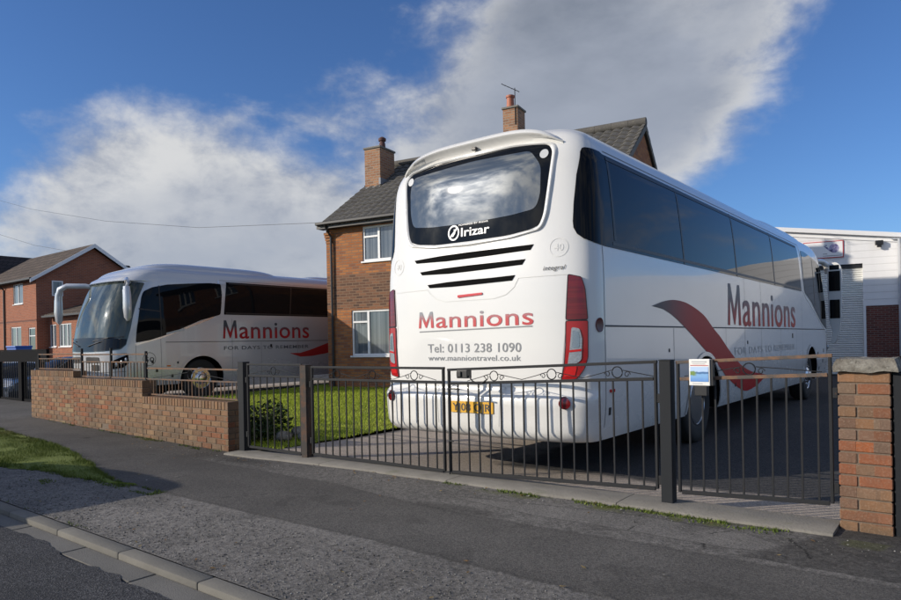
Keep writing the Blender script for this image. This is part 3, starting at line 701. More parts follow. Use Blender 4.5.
def gate(name, x0, x1, y, zb, zt, zm, nb, label, cat, m, mt, rings, dz=0, ext=None, bar=.012):
    """frame with a plain bar field and a band of rings and scrolls; zb,zt,zm may rise by dz to the right"""
    o = empty(name, (x0, y, zb), 0, label, cat)
    L = x1-x0; f = lambda x, z: (x-x0, 0, z-zb+dz*(x-x0)/L)
    b = MB(); w = .03
    b.bar(f(x0+w/2, zb), f(x0+w/2, zt), w, .02, .003); b.bar(f(x1-w/2, zb), f(x1-w/2, zt), w, .02, .003)
    b.bar(f(x0+w, zb+.0), f(x1-w, zb+.0), .022, .03, .002)
    b.done('side_frame', m, o)
    b = MB(); b.bar(f(x0, zt+.012), f(x1, zt+.012), .024, .024, .003); b.done('top_rail', mt, o)
    b = MB(); b.bar(f(x0+w, zm), f(x1-w, zm), .02, .026, .003); b.done('middle_rail', mt, o)
    for k in range(1, nb):
        x = x0+L*k/nb+random.uniform(-.003, .003); b = MB()
        b.bar(f(x, zb+.014), f(x+random.uniform(-.003, .003), zm-.0125), bar, bar); b.done('upright_bar', m, o)
    b = MB(); zc = (zm+zt)/2; hh = (zt-zm)/2-.012
    for rx in rings:
        X = x0+rx*L; c = f(X, zc); ring(b, c, hh*.92)
        for s in (-1, 1):
            scroll(b, (c[0]+s*hh*1.75, 0, c[2]-hh*.35), s, hh*.55)
            e = f(X+s*L/len(rings)*.44, zm+.02)
            b.tube([(c[0]+s*hh*1.0, 0, c[2]+hh*.35), ((c[0]+e[0])/2, 0, (c[2]+e[2])/2+.012), e], .0035, 5, False)
    b.done('scrollwork', m, o, 60)
    hx = -.022 if 'left' in label or 'garden' in label else L+.0
    for hz in (.12, zt-zb-.22):
        MB().box(hx, hx+.03, -.02, .015, hz, hz+.07, .004).done('hinge', m, o)
    return o
gate('garden_gate', -7.25, -6.19, 5.05, .03, 1.055, .925, 8, 'narrow black metal garden gate next to the brick wall end', 'gate', M_steel, M_steel, [.5])
gl = gate('drive_gate', -6.02, -4.055, 5.05, .045, 1.03, .905, 17, 'left leaf of the wide black metal drive gates in front of the lawn', 'gate', M_steel, M_steel, [.22, .5, .8], .005)
gr = gate('drive_gate', -4.015, -1.945, 5.05, .05, 1.02, .90, 17, 'right leaf of the wide black metal drive gates behind which the white coach stands', 'gate', M_steel, M_steel, [.26, .55, .84], .085)
gate('end_gate', -1.80, -.755, 5.05, .13, 1.10, .985, 11, 'narrow gate with rusty rails between the notice post and brick pillar', 'gate', M_steel, M_steelrust, [.5], .05)
for g_ in (gl, gr): g_['group'] = 'pair of drive gates'
# latch box, bolt and chain on the meeting stiles
b = MB(); b.box(.14, .265, -.045, .03, .905, .985, .006); b.box(.15, .2, -.06, -.047, .92, .97, .004); b.done('latch_box', M_black, gr)
MB().tube([(.02, -.02, .80), (.10, -.03, .805), (.16, -.03, .80)], .008, 6).done('sliding_bolt', M_steel, gr)
MB().tube([(.02, -.02, -.06), (.02, -.02, .30)], .008, 6).tube([(.02, -.02, .30), (.07, -.02, .30)], .007, 6).done('drop_bolt', M_steel, gr)
MB().tube([(.26, -.02, .93), (.32, -.03, .88), (.40, -.02, .855), (.47, -.01, .90)], .007, 6).done('latch_arm', M_black, gr)
# railings on the wall
def wallrail(x0, x1, zb, zm, zt, nb, label, diag=False, posts=(), stands=()):
    o = empty('wall_railing', (x0, 5.06, zb), 0, label, 'railing', 'railings on the garden wall')
    L = x1-x0; f = lambda x, z: (x-x0, 0, z-zb); b = MB()
    b.bar(f(x0, zt), f(x1, zt), .022, .022, .002); b.done('top_rail', M_steelrust, o)
    MB().bar(f(x0, zm), f(x1, zm), .02, .02, .002).done('middle_rail', M_steelrust, o)
    MB().bar(f(x0, zb), f(x1, zb), .022, .02, .002).done('bottom_rail', M_steelrust, o)
    for k in range(1, nb):
        x = x0+L*k/nb; MB().bar(f(x, zb+.01), f(x, zm-.01), .011).done('upright_bar', M_steelrust if k % 3 else M_steel, o)
    for px_, za, zc_ in posts:
        MB().bar(f(px_, za), f(px_, zc_), .035, .03, .003).done('support_post', M_post, o)
    if diag:
        b = MB(); c = f((x0+x1)/2, (zm+zt)/2); ring(b, c, (zt-zm)/2-.014)
        for s in (-1, 1): b.tube([(c[0]+s*.07, 0, c[2]+.03), (c[0]+s*L*.43, 0, zm-zb+.02)], .005, 5, False)
        b.done('scrollwork', M_steel, o)
    return o
wallrail(-13.78, -12.0, .955, 1.135, 1.215, 18, 'rusty railing panel on the highest step of the garden wall', posts=[(-13.76, .94, 1.22)])
wallrail(-12.0, -9.76, .84, 1.085, 1.205, 22, 'rusty railing panel on the middle step of the garden wall', posts=[(-11.96, .83, 1.31), (-10.91, .83, 1.31), (-9.80, .60, 1.25)])
wallrail(-9.76, -7.42, .61, .835, .995, 27, 'rusty railing panel on the lowest step of the garden wall', True, posts=[(-7.45, .6, 1.0)])

# notice fixed on the post
t_ = empty('notice_box', (-1.622, 5.005, .945), 0, 'small white notice with a blue picture on the railings right of the slim post', 'sign')
MB().box(-.055, .095, -.03, .0, .0, .195, .004).done('backing', M_whiteplain, t_)
def picf(t, b):
    o = ocoord(t); x, y, z = t.sep(o); n = t.noise(o, 30, 5, .6); zz = t.m('ADD', z, t.m('MULTIPLY', t.m('SUBTRACT', n, .5), .03))
    c = t.mix(t.ramp(zz, .03, .075), (.12, .28, .62), (.20, .40, .68)); c = t.mix(t.ramp(zz, .083, .088), c, (.06, .16, .34)); c = t.mix(t.ramp(zz, .098, .106), c, (.45, .60, .85))
    c = t.mix(t.m('MULTIPLY', t.ramp(x, .01, -.02), t.m('MULTIPLY', t.ramp(zz, .07, .08), t.ramp(zz, .11, .10))), c, (.16, .26, .06))
    setc(t, b, c)
MB().box(-.045, .085, -.0335, -.0305, .03, .138).done('picture', mat('notice_picture', fn=picf), t_)
MB().box(-.045, .085, -.0335, -.0305, .146, .150).done('red_line', M_redpaint, t_)
MB().box(-.03, .06, -.0335, -.0305, .158, .163).box(-.035, .07, -.0335, -.0305, .172, .180).box(-.03, .04, -.0335, -.0305, .014, .019).done('lettering', M_sticker, t_)
MB().box(-.02, .07, -.02, .03, -.075, -.002, .004).box(.0955, .115, -.02, .02, .0, .19, .003).done('bracket', M_black, t_)

# shrub and stones behind the small gate
def shrub(loc, R, Hh, n, label, seed, name='shrub', group=None):
    rng = np.random.default_rng(seed); o = empty(name, loc, 0, label, 'shrub', group)
    b = MB()
    for k in range(9):
        a = rng.uniform(0, 2*PI); r = rng.uniform(.3, .9)*R
        b.tube([(0, 0, 0), (r*.4*math.cos(a), r*.4*math.sin(a), Hh*.5), (r*math.cos(a), r*math.sin(a), Hh*rng.uniform(.6, 1))], [.012, .008, .003], 5)
    b.done('stems', M_stem, o)
    th = rng.uniform(0, 2*PI, n); rr = R*np.sqrt(rng.random(n))*rng.uniform(.7, 1.1, n); zz = rng.random(n)**.8*Hh*(1-.5*(rr/R)**2)
    c = np.stack([rr*np.cos(th), rr*np.sin(th), zz+.03], -1)+rng.normal(0, .02, (n, 3))
    A = rng.normal(0, 1, (n, 3)); A /= np.linalg.norm(A, axis=1)[:, None]; B = np.cross(A, rng.normal(0, 1, (n, 3))); B /= np.linalg.norm(B, axis=1)[:, None]
    l = rng.uniform(.03, .06, n)[:, None]; w = l*.4
    v = np.stack([c-A*l, c+B*w, c+A*l, c-B*w], 1).reshape(-1, 3)
    arrays('foliage', v, np.arange(4*n).reshape(n, 4), M_leaf, np.repeat(rng.random(n), 4)[:, None]*np.ones(3), o)
    return o
shrub((-8.0, 5.9, -.01), .36, .50, 420, 'dark leafy shrub behind the narrow garden gate', 5)
shrub((-7.75, 5.55, -.01), .28, .25, 300, 'low straggly plant at the foot of the narrow garden gate', 6)
b = MB()
for k, (x, y, r) in enumerate([(-7.45, 5.75, .12), (-7.25, 5.95, .10), (-7.6, 6.15, .13)]):
    bm = bmesh.new(); bmesh.ops.create_icosphere(bm, subdivisions=3, radius=r)
    for v in bm.verts: v.co += mn.noise_vector(v.co*9+Vector((k, k, 0)))*.03; v.co.z *= .7
    me = bpy.data.meshes.new('garden_stone'); bm.to_mesh(me); bm.free(); o = link('garden_stone', me, M_stone, None, 60); o.location = (x, y, .05)
    tag(o, ['rounded rockery stone nearest the small gate', 'smallest rockery stone, by the drive edge', 'largest rockery stone, beside the dark shrub'][k], 'stone')

# ------------------------------------------------------------------ coaches
def pchip(xs,ys):
    xs=np.array(xs,float);ys=np.array(ys,float);h=np.diff(xs);d=np.diff(ys)/h;m=np.zeros(len(xs))
    m[0]=d[0];m[-1]=d[-1]
    for i in range(1,len(xs)-1):
        if d[i-1]*d[i]>0:
            w1=2*h[i]+h[i-1];w2=h[i]+2*h[i-1];m[i]=(w1+w2)/(w1/d[i-1]+w2/d[i])
    def f(x):
        x=min(max(x,xs[0]),xs[-1]);i=min(int(np.searchsorted(xs,x,side='right'))-1,len(xs)-2)
        t=(x-xs[i])/h[i]
        return float((1+2*t)*(1-t)**2*ys[i]+t*(1-t)**2*h[i]*m[i]+t*t*(3-2*t)*ys[i+1]+t*t*(t-1)*h[i]*m[i+1])
    return f
class Shape:
    NR=3.8;DR=.4;NF=3.0;DF=.85
    def __init__(s,L):
        s.L=L
        s.w=pchip([.40,.50,.8,1.2,2.0,2.2,3.0,3.1,3.2,3.28,3.34,3.39,3.43,3.46,3.48,3.495,3.5],[1.23,1.26,1.288,1.29,1.287,1.277,1.225,1.2,1.16,1.105,1.03,.93,.8,.64,.47,.25,.08])
        s.r=pchip([.40,.44,.5,.8,.86,.92,1.85,2.3,2.9,3.1,3.2,3.3,3.38,3.44,3.48,3.5],[.03,-.03,-.06,-.06,0,.01,.02,.045,.085,.11,.15,.22,.32,.48,.7,1.0])
        s.fo=pchip([.40,.5,1.2,1.4,2.0,3.0,3.2,3.3,3.4,3.46,3.5],[.12,.02,0,.02,.12,.5,.66,.8,1.1,1.5,2.2])
    def f(s,z): return s.L-s.fo(z)
    def rear(s,u,z):
        q=min(abs(u)/s.w(z),1)
        return (u,s.r(z)+s.DR*(1-(1-q**s.NR)**(1/s.NR)),z)
    def front(s,u,z):
        q=min(abs(u)/s.w(z),1)
        return (u,s.f(z)-s.DF*(1-(1-q**s.NF)**(1/s.NF)),z)
    def side(s,v,z,sg):
        w=s.w(z);a=s.r(z)+s.DR;b=s.f(z)-s.DF
        if v<a:
            q=min((a-v)/s.DR,1);w*=(1-q**s.NR)**(1/s.NR)
        elif v>b:
            q=min((v-b)/s.DF,1);w*=(1-q**s.NF)**(1/s.NF)
        return (sg*w,v,z)
    def rc(s,th,z): # th signed deg -90..90
        t=math.radians(abs(th));sg=1 if th>=0 else -1
        return (sg*s.w(z)*math.sin(t)**(2/s.NR), s.r(z)+s.DR*(1-math.cos(t)**(2/s.NR) if t<math.pi/2-1e-9 else 1),z)
    def fc(s,th,z):
        t=math.radians(abs(th));sg=1 if th>=0 else -1
        return (sg*s.w(z)*math.sin(t)**(2/s.NF), s.f(z)-s.DF*(1-math.cos(t)**(2/s.NF) if t<math.pi/2-1e-9 else 1),z)
    def inside(s,u,v,z):
        if z<.33 or z>3.5: return False
        if abs(u)>s.w(z): return False
        return s.rear(u,z)[1]<v<s.front(u,z)[1]

def bisect_grid(bm, x0, x1, y0, y1, step):
    for ax, a, b_ in ((0, x0, x1), (1, y0, y1)):
        n = int((b_-a)/step)
        for k in range(1, n+1):
            c = a+(b_-a)*k/(n+1); co = [0, 0, 0]; co[ax] = c; no = [0, 0, 0]; no[ax] = 1
            bmesh.ops.bisect_plane(bm, geom=bm.verts[:]+bm.edges[:]+bm.faces[:], plane_co=co, plane_no=no, dist=1e-5)
def mapped(bm, fn, off, skirt):
    e = 1e-3
    def N(a, b_):
        p = Vector(fn(a, b_)); q = Vector(fn(a+e, b_))-Vector(fn(a-e, b_)); r = Vector(fn(a, b_+e))-Vector(fn(a, b_-e))
        n = q.cross(r)
        if n.length < 1e-12: return p, Vector((0, 0, 1))
        n.normalize(); c = p-Vector((0, 6.3 if p.y > 2 and p.y < 10 else (2 if p.y <= 2 else 10), 1.8))
        if n.dot(c) < 0: n = -n
        return p, n
    bedges = [ed for ed in bm.edges if ed.is_boundary] if skirt else []
    data = {v: N(v.co.x, v.co.y) for v in bm.verts}
    ex = bmesh.ops.extrude_edge_only(bm, edges=bedges)['geom'] if bedges else []
    newv = [g for g in ex if isinstance(g, bmesh.types.BMVert)]
    par = {}
    for nv in newv:
        best = min((v for v in data), key=lambda v: (v.co-nv.co).length_squared) if len(data) < 60 else None
        if best is None:
            for ed in nv.link_edges:
                o = ed.other_vert(nv)
                if o in data and (o.co-nv.co).length < 1e-7: best = o
        par[nv] = best
    for nv, v in par.items():
        p, n = data[v]; nv.co = p-n*.006
    for v, (p, n) in data.items(): v.co = p+n*off
def patch(name, pts, fn, m, parent, off=.004, step=.12, skirt=False, smooth=50):
    bm = bmesh.new(); vs = [bm.verts.new((p[0], p[1], 0)) for p in pts]; bm.faces.new(vs)
    xs = [p[0] for p in pts]; ys = [p[1] for p in pts]
    st = step if isinstance(step, tuple) else (step, step)
    sc = st[0]
    for ax, a, b_, s_ in ((0, min(xs), max(xs), st[0]), (1, min(ys), max(ys), st[1])):
        n = int((b_-a)/s_)
        for k in range(1, n+1):
            c = a+(b_-a)*k/(n+1); co = [0, 0, 0]; co[ax] = c; no = [0, 0, 0]; no[ax] = 1
            bmesh.ops.bisect_plane(bm, geom=bm.verts[:]+bm.edges[:]+bm.faces[:], plane_co=co, plane_no=no, dist=1e-5)
    bmesh.ops.triangulate(bm, faces=[f for f in bm.faces if len(f.verts) > 4])
    mapped(bm, fn, off, skirt)
    bmesh.ops.recalc_face_normals(bm, faces=bm.faces)
    me = bpy.data.meshes.new(name); bm.to_mesh(me); bm.free()
    if name in BAG.get(id(parent), {}): pass
    return link(name, me, m, parent, smooth)
BAG = {}
def rounded(pts, r, n=5):
    out = []; N = len(pts)
    for i in range(N):
        p = Vector(pts[i]).to_2d() if len(pts[i]) > 2 else Vector(pts[i]); a = Vector(pts[i-1]); c = Vector(pts[(i+1) % N]); rr = r[i] if isinstance(r, (list, tuple)) else r
        if rr <= 0: out.append(tuple(p)); continue
        da = (a-p); dc = (c-p); ra = min(rr, da.length*.45); rc_ = min(rr, dc.length*.45)
        A = p+da.normalized()*ra; B = p+dc.normalized()*rc_
        for k in range(n+1):
            t = k/n; out.append(tuple(A*(1-t)**2+p*2*t*(1-t)+B*t*t))
    return out
def smoothpoly(pts, n=6):
    out = []; N = len(pts)
    for i in range(N):
        p0, p1, p2, p3 = [np.array(pts[(i+k-1) % N], float) for k in range(4)]
        for k in range(n):
            t = k/n; out.append(tuple(.5*((2*p1)+(-p0+p2)*t+(2*p0-5*p1+4*p2-p3)*t*t+(-p0+3*p1-3*p2+p3)*t**3)))
    return out
def smoothopen(pts, n=5):
    out = []; Q = [np.array(q, float) for q in [pts[0]]+list(pts)+[pts[-1]]]
    for i in range(1, len(Q)-2):
        p0, p1, p2, p3 = Q[i-1:i+3]
        for k in range(n):
            t = k/n; out.append(tuple(.5*((2*p1)+(-p0+p2)*t+(2*p0-5*p1+4*p2-p3)*t*t+(-p0+3*p1-3*p2+p3)*t**3)))
    return out+[tuple(Q[-1])]
def text_bm(s, x0, x1, zb, zc, weight=0, spacing=1.0, shear=0):
    """flat text fitted so that it runs x0..x1, baseline zb and capitals up to zc"""
    cu = bpy.data.curves.new('t', 'FONT'); cu.body = s; cu.size = 1; cu.offset = weight; cu.space_character = spacing; cu.shear = shear; cu.resolution_u = 4
    o = bpy.data.objects.new('t', cu); C.objects.link(o); dg = bpy.context.evaluated_depsgraph_get()
    me = bpy.data.meshes.new_from_object(o.evaluated_get(dg)); bpy.data.objects.remove(o)
    bm = bmesh.new(); bm.from_mesh(me); bpy.data.meshes.remove(me)
    xs = [v.co.x for v in bm.verts]; a, b_ = min(xs), max(xs)
    for v in bm.verts:
        v.co.x = x0+(v.co.x-a)/(b_-a)*(x1-x0); v.co.y = zb+v.co.y/.72*(zc-zb); v.co.z = 0
    return bm
def em_outline():
    return [(0, 0), (.07, 1), (.23, 1), (.5, .34), (.77, 1), (.93, 1), (1, 0), (.83, 0), (.79, .70), (.535, .02), (.465, .02), (.20, .68), (.145, 0)]
def text_on(name, s, fn, x0, x1, zb, zc, m, parent, off=.004, weight=0, spacing=1, shear=0, step=.10, slope=0):
    if s.startswith('Mann'):                    # capital drawn as an outline of its own, splayed like the livery's
        wM = (x1-x0)*.150; bm = text_bm(s[1:], x0+wM+(x1-x0)*.022, x1, zb, zc, weight, spacing, shear)
        f = bm.faces.new([bm.verts.new((x0+a*wM, zb+c*(zc-zb), 0)) for a, c in em_outline()])
        bmesh.ops.triangulate(bm, faces=[f])
    else: bm = text_bm(s, x0, x1, zb, zc, weight, spacing, shear)
    if slope:
        for v in bm.verts: v.co.y += slope*(v.co.x-x0)
    bisect_grid(bm, min(x0, x1), max(x0, x1), 0, .001, step)
    mapped(bm, fn, off, False)
    me = bpy.data.meshes.new(name); bm.to_mesh(me); bm.free()
    return link(name, me, m, parent)
def stroke(pts, w, closed=False):
    """2D polyline -> list of quads polygons as a single outline strip"""
    P = [Vector(p) for p in pts]; L = []; R = []
    for i, p in enumerate(P):
        a = P[i-1] if (i > 0 or closed) else P[i]; c = P[(i+1) % len(P)] if (i < len(P)-1 or closed) else P[i]
        d = (c-a).normalized(); n = Vector((-d.y, d.x))*w/2; L.append(p+n); R.append(p-n)
    return L, R
def lines(name, polylines, fn, m, parent, w=.008, off=.003, step=.1):
    """thin marks (panel gaps, outlines) laid on a surface as one mesh"""
    bm = bmesh.new()
    for pl in polylines:
        closed = pl[0] == pl[-1] and len(pl) > 2
        pts = []
        src = pl
        for a, c in zip(src[:-1], src[1:]):
            d = math.hypot(c[0]-a[0], c[1]-a[1]); n = max(1, int(d/step))
            pts += [(a[0]+(c[0]-a[0])*k/n, a[1]+(c[1]-a[1])*k/n) for k in range(n)]
        if not closed: pts.append(src[-1])
        L, R = stroke(pts, w, closed)
        A = [bm.verts.new((p.x, p.y, 0)) for p in L]; B = [bm.verts.new((p.x, p.y, 0)) for p in R]
        N = len(pts)
        for i in range(N if closed else N-1):
            j = (i+1) % N; bm.faces.new((A[i], A[j], B[j], B[i]))
    mapped(bm, fn, off, False)
    bmesh.ops.recalc_face_normals(bm, faces=bm.faces)
    me = bpy.data.meshes.new(name); bm.to_mesh(me); bm.free()
    return link(name, me, m, parent)
def circle2(c, r, n=28, ry=None): return [(c[0]+r*math.cos(2*PI*k/n), c[1]+(ry or r)*math.sin(2*PI*k/n)) for k in range(n)]

def coach_body(sh, axles, m, parent):
    zs = [.40, .415, .43, .46, .5, .56, .64, .72, .79, .82, .84, .86, .88, .90, .93, 1.0, 1.1, 1.2, 1.3, 1.4, 1.55, 1.7, 1.85, 2.0, 2.1, 2.2, 2.35, 2.5, 2.65, 2.8, 2.9, 3.0, 3.05, 3.1, 3.15, 3.2, 3.24, 3.28, 3.31, 3.34, 3.365, 3.39, 3.41, 3.43, 3.445, 3.46, 3.47, 3.48, 3.488, 3.495, 3.499]
    bm = bmesh.new(); rings = []
    for z in zs:
        ring_ = []
        for k in range(-36, 37): ring_.append(sh.rc(k*2.5, z))
        a = sh.r(z)+sh.DR; b_ = sh.f(z)-sh.DF; w = sh.w(z)
        for k in range(1, 40): ring_.append((w, a+(b_-a)*k/40, z))
        for k in range(36, -37, -1): ring_.append(sh.fc(k*2.5, z))
        for k in range(39, 0, -1): ring_.append((-w, a+(b_-a)*k/40, z))
        rings.append([bm.verts.new(p) for p in ring_])
    n = len(rings[0])
    for i in range(len(rings)-1):
        for k in range(n): bm.faces.new((rings[i][k], rings[i][(k+1) % n], rings[i+1][(k+1) % n], rings[i+1][k]))
    bm.faces.new(rings[0][::-1]); bm.faces.new(rings[-1])
    bmesh.ops.recalc_face_normals(bm, faces=bm.faces)
    me = bpy.data.meshes.new('body'); bm.to_mesh(me); bm.free()
    o = bpy.data.objects.new('body', me); C.objects.link(o)
    # cut the wheel arches
    bm = bmesh.new()
    for v in axles:
        for s in (-1, 1):
            pts = []
            for k in range(33):
                a = PI*k/32; pts.append((v+.625*math.cos(a), .50+.60*math.sin(a)))
            pts = [(v+.625, .1)]+pts+[(v-.625, .1)]
            x0, x1 = (s*.72, s*1.6) if s > 0 else (s*1.6, s*.72)
            A = [bm.verts.new((x0, p[0], p[1])) for p in pts]; B = [bm.verts.new((x1, p[0], p[1])) for p in pts]; N = len(pts)
            bm.faces.new(A); bm.faces.new(B[::-1])
            for i in range(N): bm.faces.new((A[i], B[i], B[(i+1) % N], A[(i+1) % N]))
    bmesh.ops.recalc_face_normals(bm, faces=bm.faces)
    mc = bpy.data.meshes.new('cut'); bm.to_mesh(mc); bm.free(); oc = bpy.data.objects.new('cut', mc); C.objects.link(oc)
    md = o.modifiers.new('b', 'BOOLEAN'); md.operation = 'DIFFERENCE'; md.object = oc; md.solver = 'EXACT'
    dg = bpy.context.evaluated_depsgraph_get(); me2 = bpy.data.meshes.new_from_object(o.evaluated_get(dg))
    bpy.data.objects.remove(o); bpy.data.objects.remove(oc)
    me2.name = 'body'; me2.materials.clear(); me2.materials.append(m); me2.materials.append(M_dark)
    for p in me2.polygons:
        c = p.center
        inside = any(abs(c.y-v) < .64 and c.z < 1.13 for v in axles) and abs(c.x) < sh.w(max(c.z, .41))-.012
        p.material_index = 1 if (inside or (c.z < .405)) else 0
    return link('body', me2, None, parent, 40)
def wheel(parent, v, s, rear=False):
    x = s*(1.19 if rear else 1.215)
    w = empty('wheel', (x, v, .51)); w.parent = parent
    mm = Matrix.Diagonal((s, 1, 1, 1))
    MB().lathe([(-.30, .30), (-.295, .46), (-.26, .495), (-.2, .508), (-.1, .51), (-.04, .505), (-.012, .48), (-.0, .43), (-.004, .34), (-.02, .29), (-.1, .285)], 48, mm).done('tyre', M_rubber, w, 50)
    if rear: pr = [(-.02, .288), (-.012, .275), (-.05, .26), (-.16, .235), (-.175, .14), (-.10, .11), (-.04, .10), (-.03, .06), (-.03, .0)]
    else: pr = [(-.02, .288), (-.01, .275), (-.03, .255), (-.06, .22), (-.015, .17), (.012, .13), (.015, .11), (.05, .09), (.06, .04), (.06, .0)]
    b = MB().lathe(pr, 48, mm)
    for k in range(10):
        a = 2*PI*k/10; rr = .185; c = Vector((-.165 if rear else -.02, rr*math.cos(a), rr*math.sin(a)))
        b.lathe([(c.x, .0), (c.x, .015), (c.x+.03, .013), (c.x+.032, .0)], 6, mm @ Matrix.Translation((0, c.y, c.z)))
    b.done('rim', M_chrome, w, 35)
    if rear: MB().lathe([(-.151, .225), (-.158, .15), (-.09, .118), (-.035, .108), (-.022, .06), (-.022, 0)], 40, mm).done('wheel_hub', M_inner, w, 40)
    return w

def coach(kind, loc, rz, L, label, cat='coach'):
    sh = Shape(L); root = empty('touring_coach', loc, rz, label, cat, 'parked touring coaches')
    white = kind == 'white'; P = M_white if white else M_silver
    ax = (3.27, L-2.45)
    coach_body(sh, ax, P, root)
    for i, v in enumerate(ax):
        for s in (-1, 1): wheel(root, v, s, i == 0)
    R = sh.rear; F = sh.front; RC = sh.rc; FC = sh.fc
    rcd = lambda a, z: RC(a*100, z)          # parameter in hundreds of degrees keeps both axes of similar size
    fcd = lambda a, z: FC(a*100, z)
    sides = {1: (lambda v, z: sh.side(v, z, 1)), -1: (lambda v, z: sh.side(v, z, -1))}
    # ---------------- rear window
    win = [(-.965, 3.10), (-.90, 3.165), (-.5, 3.225), (0, 3.245), (.5, 3.225), (.87, 3.19), (.905, 3.15), (.885, 2.95), (.865, 2.72), (.83, 2.50), (.80, 2.42), (.70, 2.385), (.4, 2.35), (0, 2.33), (-.4, 2.35), (-.70, 2.385), (-.80, 2.42), (-.83, 2.50), (-.865, 2.72), (-.90, 2.95)]
    win = [((-1 if x < 0 else 1)*min(abs(x), .905) if z > 3.0 else x, z) for x, z in win]
    rw = patch('rear_window', rounded(win, .05), R, M_glass, root, .006, .08, True)
    cl = [(-.80, 3.12), (0, 3.16), (.68, 3.14), (.80, 2.98), (.80, 2.70), (.755, 2.575), (.5, 2.545), (0, 2.53), (-.5, 2.545), (-.765, 2.575), (-.81, 2.72), (-.83, 2.98)]
    patch('clear_area', rounded(cl, .06), R, M_glassin, rw, .009, .08)
    for x in (-.835, .825): patch('round_sticker', circle2((x, 3.085), .043), R, M_sticker, rw, .011, .2)
    # raised white frame round the window and the overhanging roof lip above it
    fr = rounded([(-.955, 3.12), (-.9, 3.20), (-.5, 3.262), (0, 3.285), (.5, 3.262), (.9, 3.20), (.955, 3.12), (.925, 2.8), (.885, 2.5), (.83, 2.37), (.5, 2.318), (0, 2.295), (-.5, 2.318), (-.83, 2.37), (-.885, 2.5), (-.925, 2.8)], .06)
    bm = bmesh.new(); rowA = []; rowB = []; rowC = []; rowD = []
    cxy = Vector((0, 2.78))
    for p in fr:
        p = Vector(p); d = (cxy-p).normalized()
        a = Vector(R(p.x, p.y)); b_ = Vector(R(*(p+d*.012))); c = Vector(R(*(p+d*.032))); e = Vector(R(*(p+d*.052)))
        rowA.append(bm.verts.new(a)); rowB.append(bm.verts.new(b_-Vector((0, .022, 0)))); rowC.append(bm.verts.new(c-Vector((0, .024, 0)))); rowD.append(bm.verts.new(e-Vector((0, .004, 0))))
    n = len(fr)
    for rA, rB in ((rowA, rowB), (rowB, rowC), (rowC, rowD)):
        for i in range(n): bm.faces.new((rA[i], rA[(i+1) % n], rB[(i+1) % n], rB[i]))
    bmesh.ops.recalc_face_normals(bm, faces=bm.faces)
    me = bpy.data.meshes.new('window_surround'); bm.to_mesh(me); bm.free(); link('window_surround', me, P, root, 60)
    bm = bmesh.new(); rows = []
    for k in range(-24, 25):
        q = k/24; th = q*.46; zt = 3.338-.16*abs(q)**2.2; zb = zt-.062*(1-abs(q)**3*.75)
        base = Vector(rcd(th, zb-.01)); tp = Vector(rcd(th, zt+.075)); up = Vector(rcd(th, zt-.01))
        fade = 1-abs(q)**5; out = .075*fade+.001; tp = Vector(rcd(th, zt-.01+.10*fade)); base = Vector(rcd(th, zt-.01-(zt-zb)*fade))
        ed = Vector((up.x, base.y-out, zt-.004)); ed2 = Vector((up.x, base.y-out+.012, zt+.006+.042*fade))
        rows.append([bm.verts.new(base), bm.verts.new(base+Vector((0, -out*.12, .03))), bm.verts.new(ed), bm.verts.new(ed+Vector((0, -.008, .016))), bm.verts.new(ed2), bm.verts.new((ed2+tp)/2+Vector((0, 0, .012*fade))), bm.verts.new(tp)])
    for i in range(48):
        for j in range(6): bm.faces.new((rows[i][j], rows[i+1][j], rows[i+1][j+1], rows[i][j+1]))
    bmesh.ops.recalc_face_normals(bm, faces=bm.faces)
    me = bpy.data.meshes.new('roof_lip'); bm.to_mesh(me); bm.free(); lip = link('roof_lip', me, P, root, 50)
    y0 = R(0, 3.27)[1]
    MB().box(-.028, .028, y0-.055, y0-.02, 3.282, 3.312, .006).done('rear_camera', M_black, lip)
    # ---------------- air slots
    for (zc, hw, hh) in ((2.205, .74, .035), (2.073, .655, .034), (1.93, .545, .028)):
        pts = [(-hw, zc+.012), (-hw*.5, zc+.012+hh*.45), (0, zc+.012+hh*.6), (hw*.5, zc+.012+hh*.6), (hw, zc+.035), (hw-.035, zc-.015), (hw*.4, zc-hh*.75), (0, zc-hh*.9), (-hw*.4, zc-hh), (-hw+.03, zc-.022)]
        sl = patch('air_slot', pts, R, M_dark, root, .004, .15)
    lines('panel_gaps', [
        [(-1.04, 1.885), (-.55, 1.893), (-.50, 1.84), (-.42, 1.785), (-.30, 1.755), (.30, 1.755), (.44, 1.785), (.53, 1.85), (.58, 1.935), (1.07, 1.935)],
        [(-1.05, .98), (-1.02, 1.5), (-1.06, 1.88)], [(1.0, .98), (1.045, 1.5), (1.075, 1.93)], [(-1.05, .905), (1.04, .905)], [(-.42, .90), (-.38, .80), (-.36, .52)], [(.42, .90), (.40, .80), (.38, .52)]], R, M_ghost if white else M_seam, root, .007, .003)
    br = patch('brake_light', rounded([(-.14, 1.785), (.165, 1.80), (.165, 1.822), (-.14, 1.812)], .008), R, M_redbright, root, .010, .1, True)
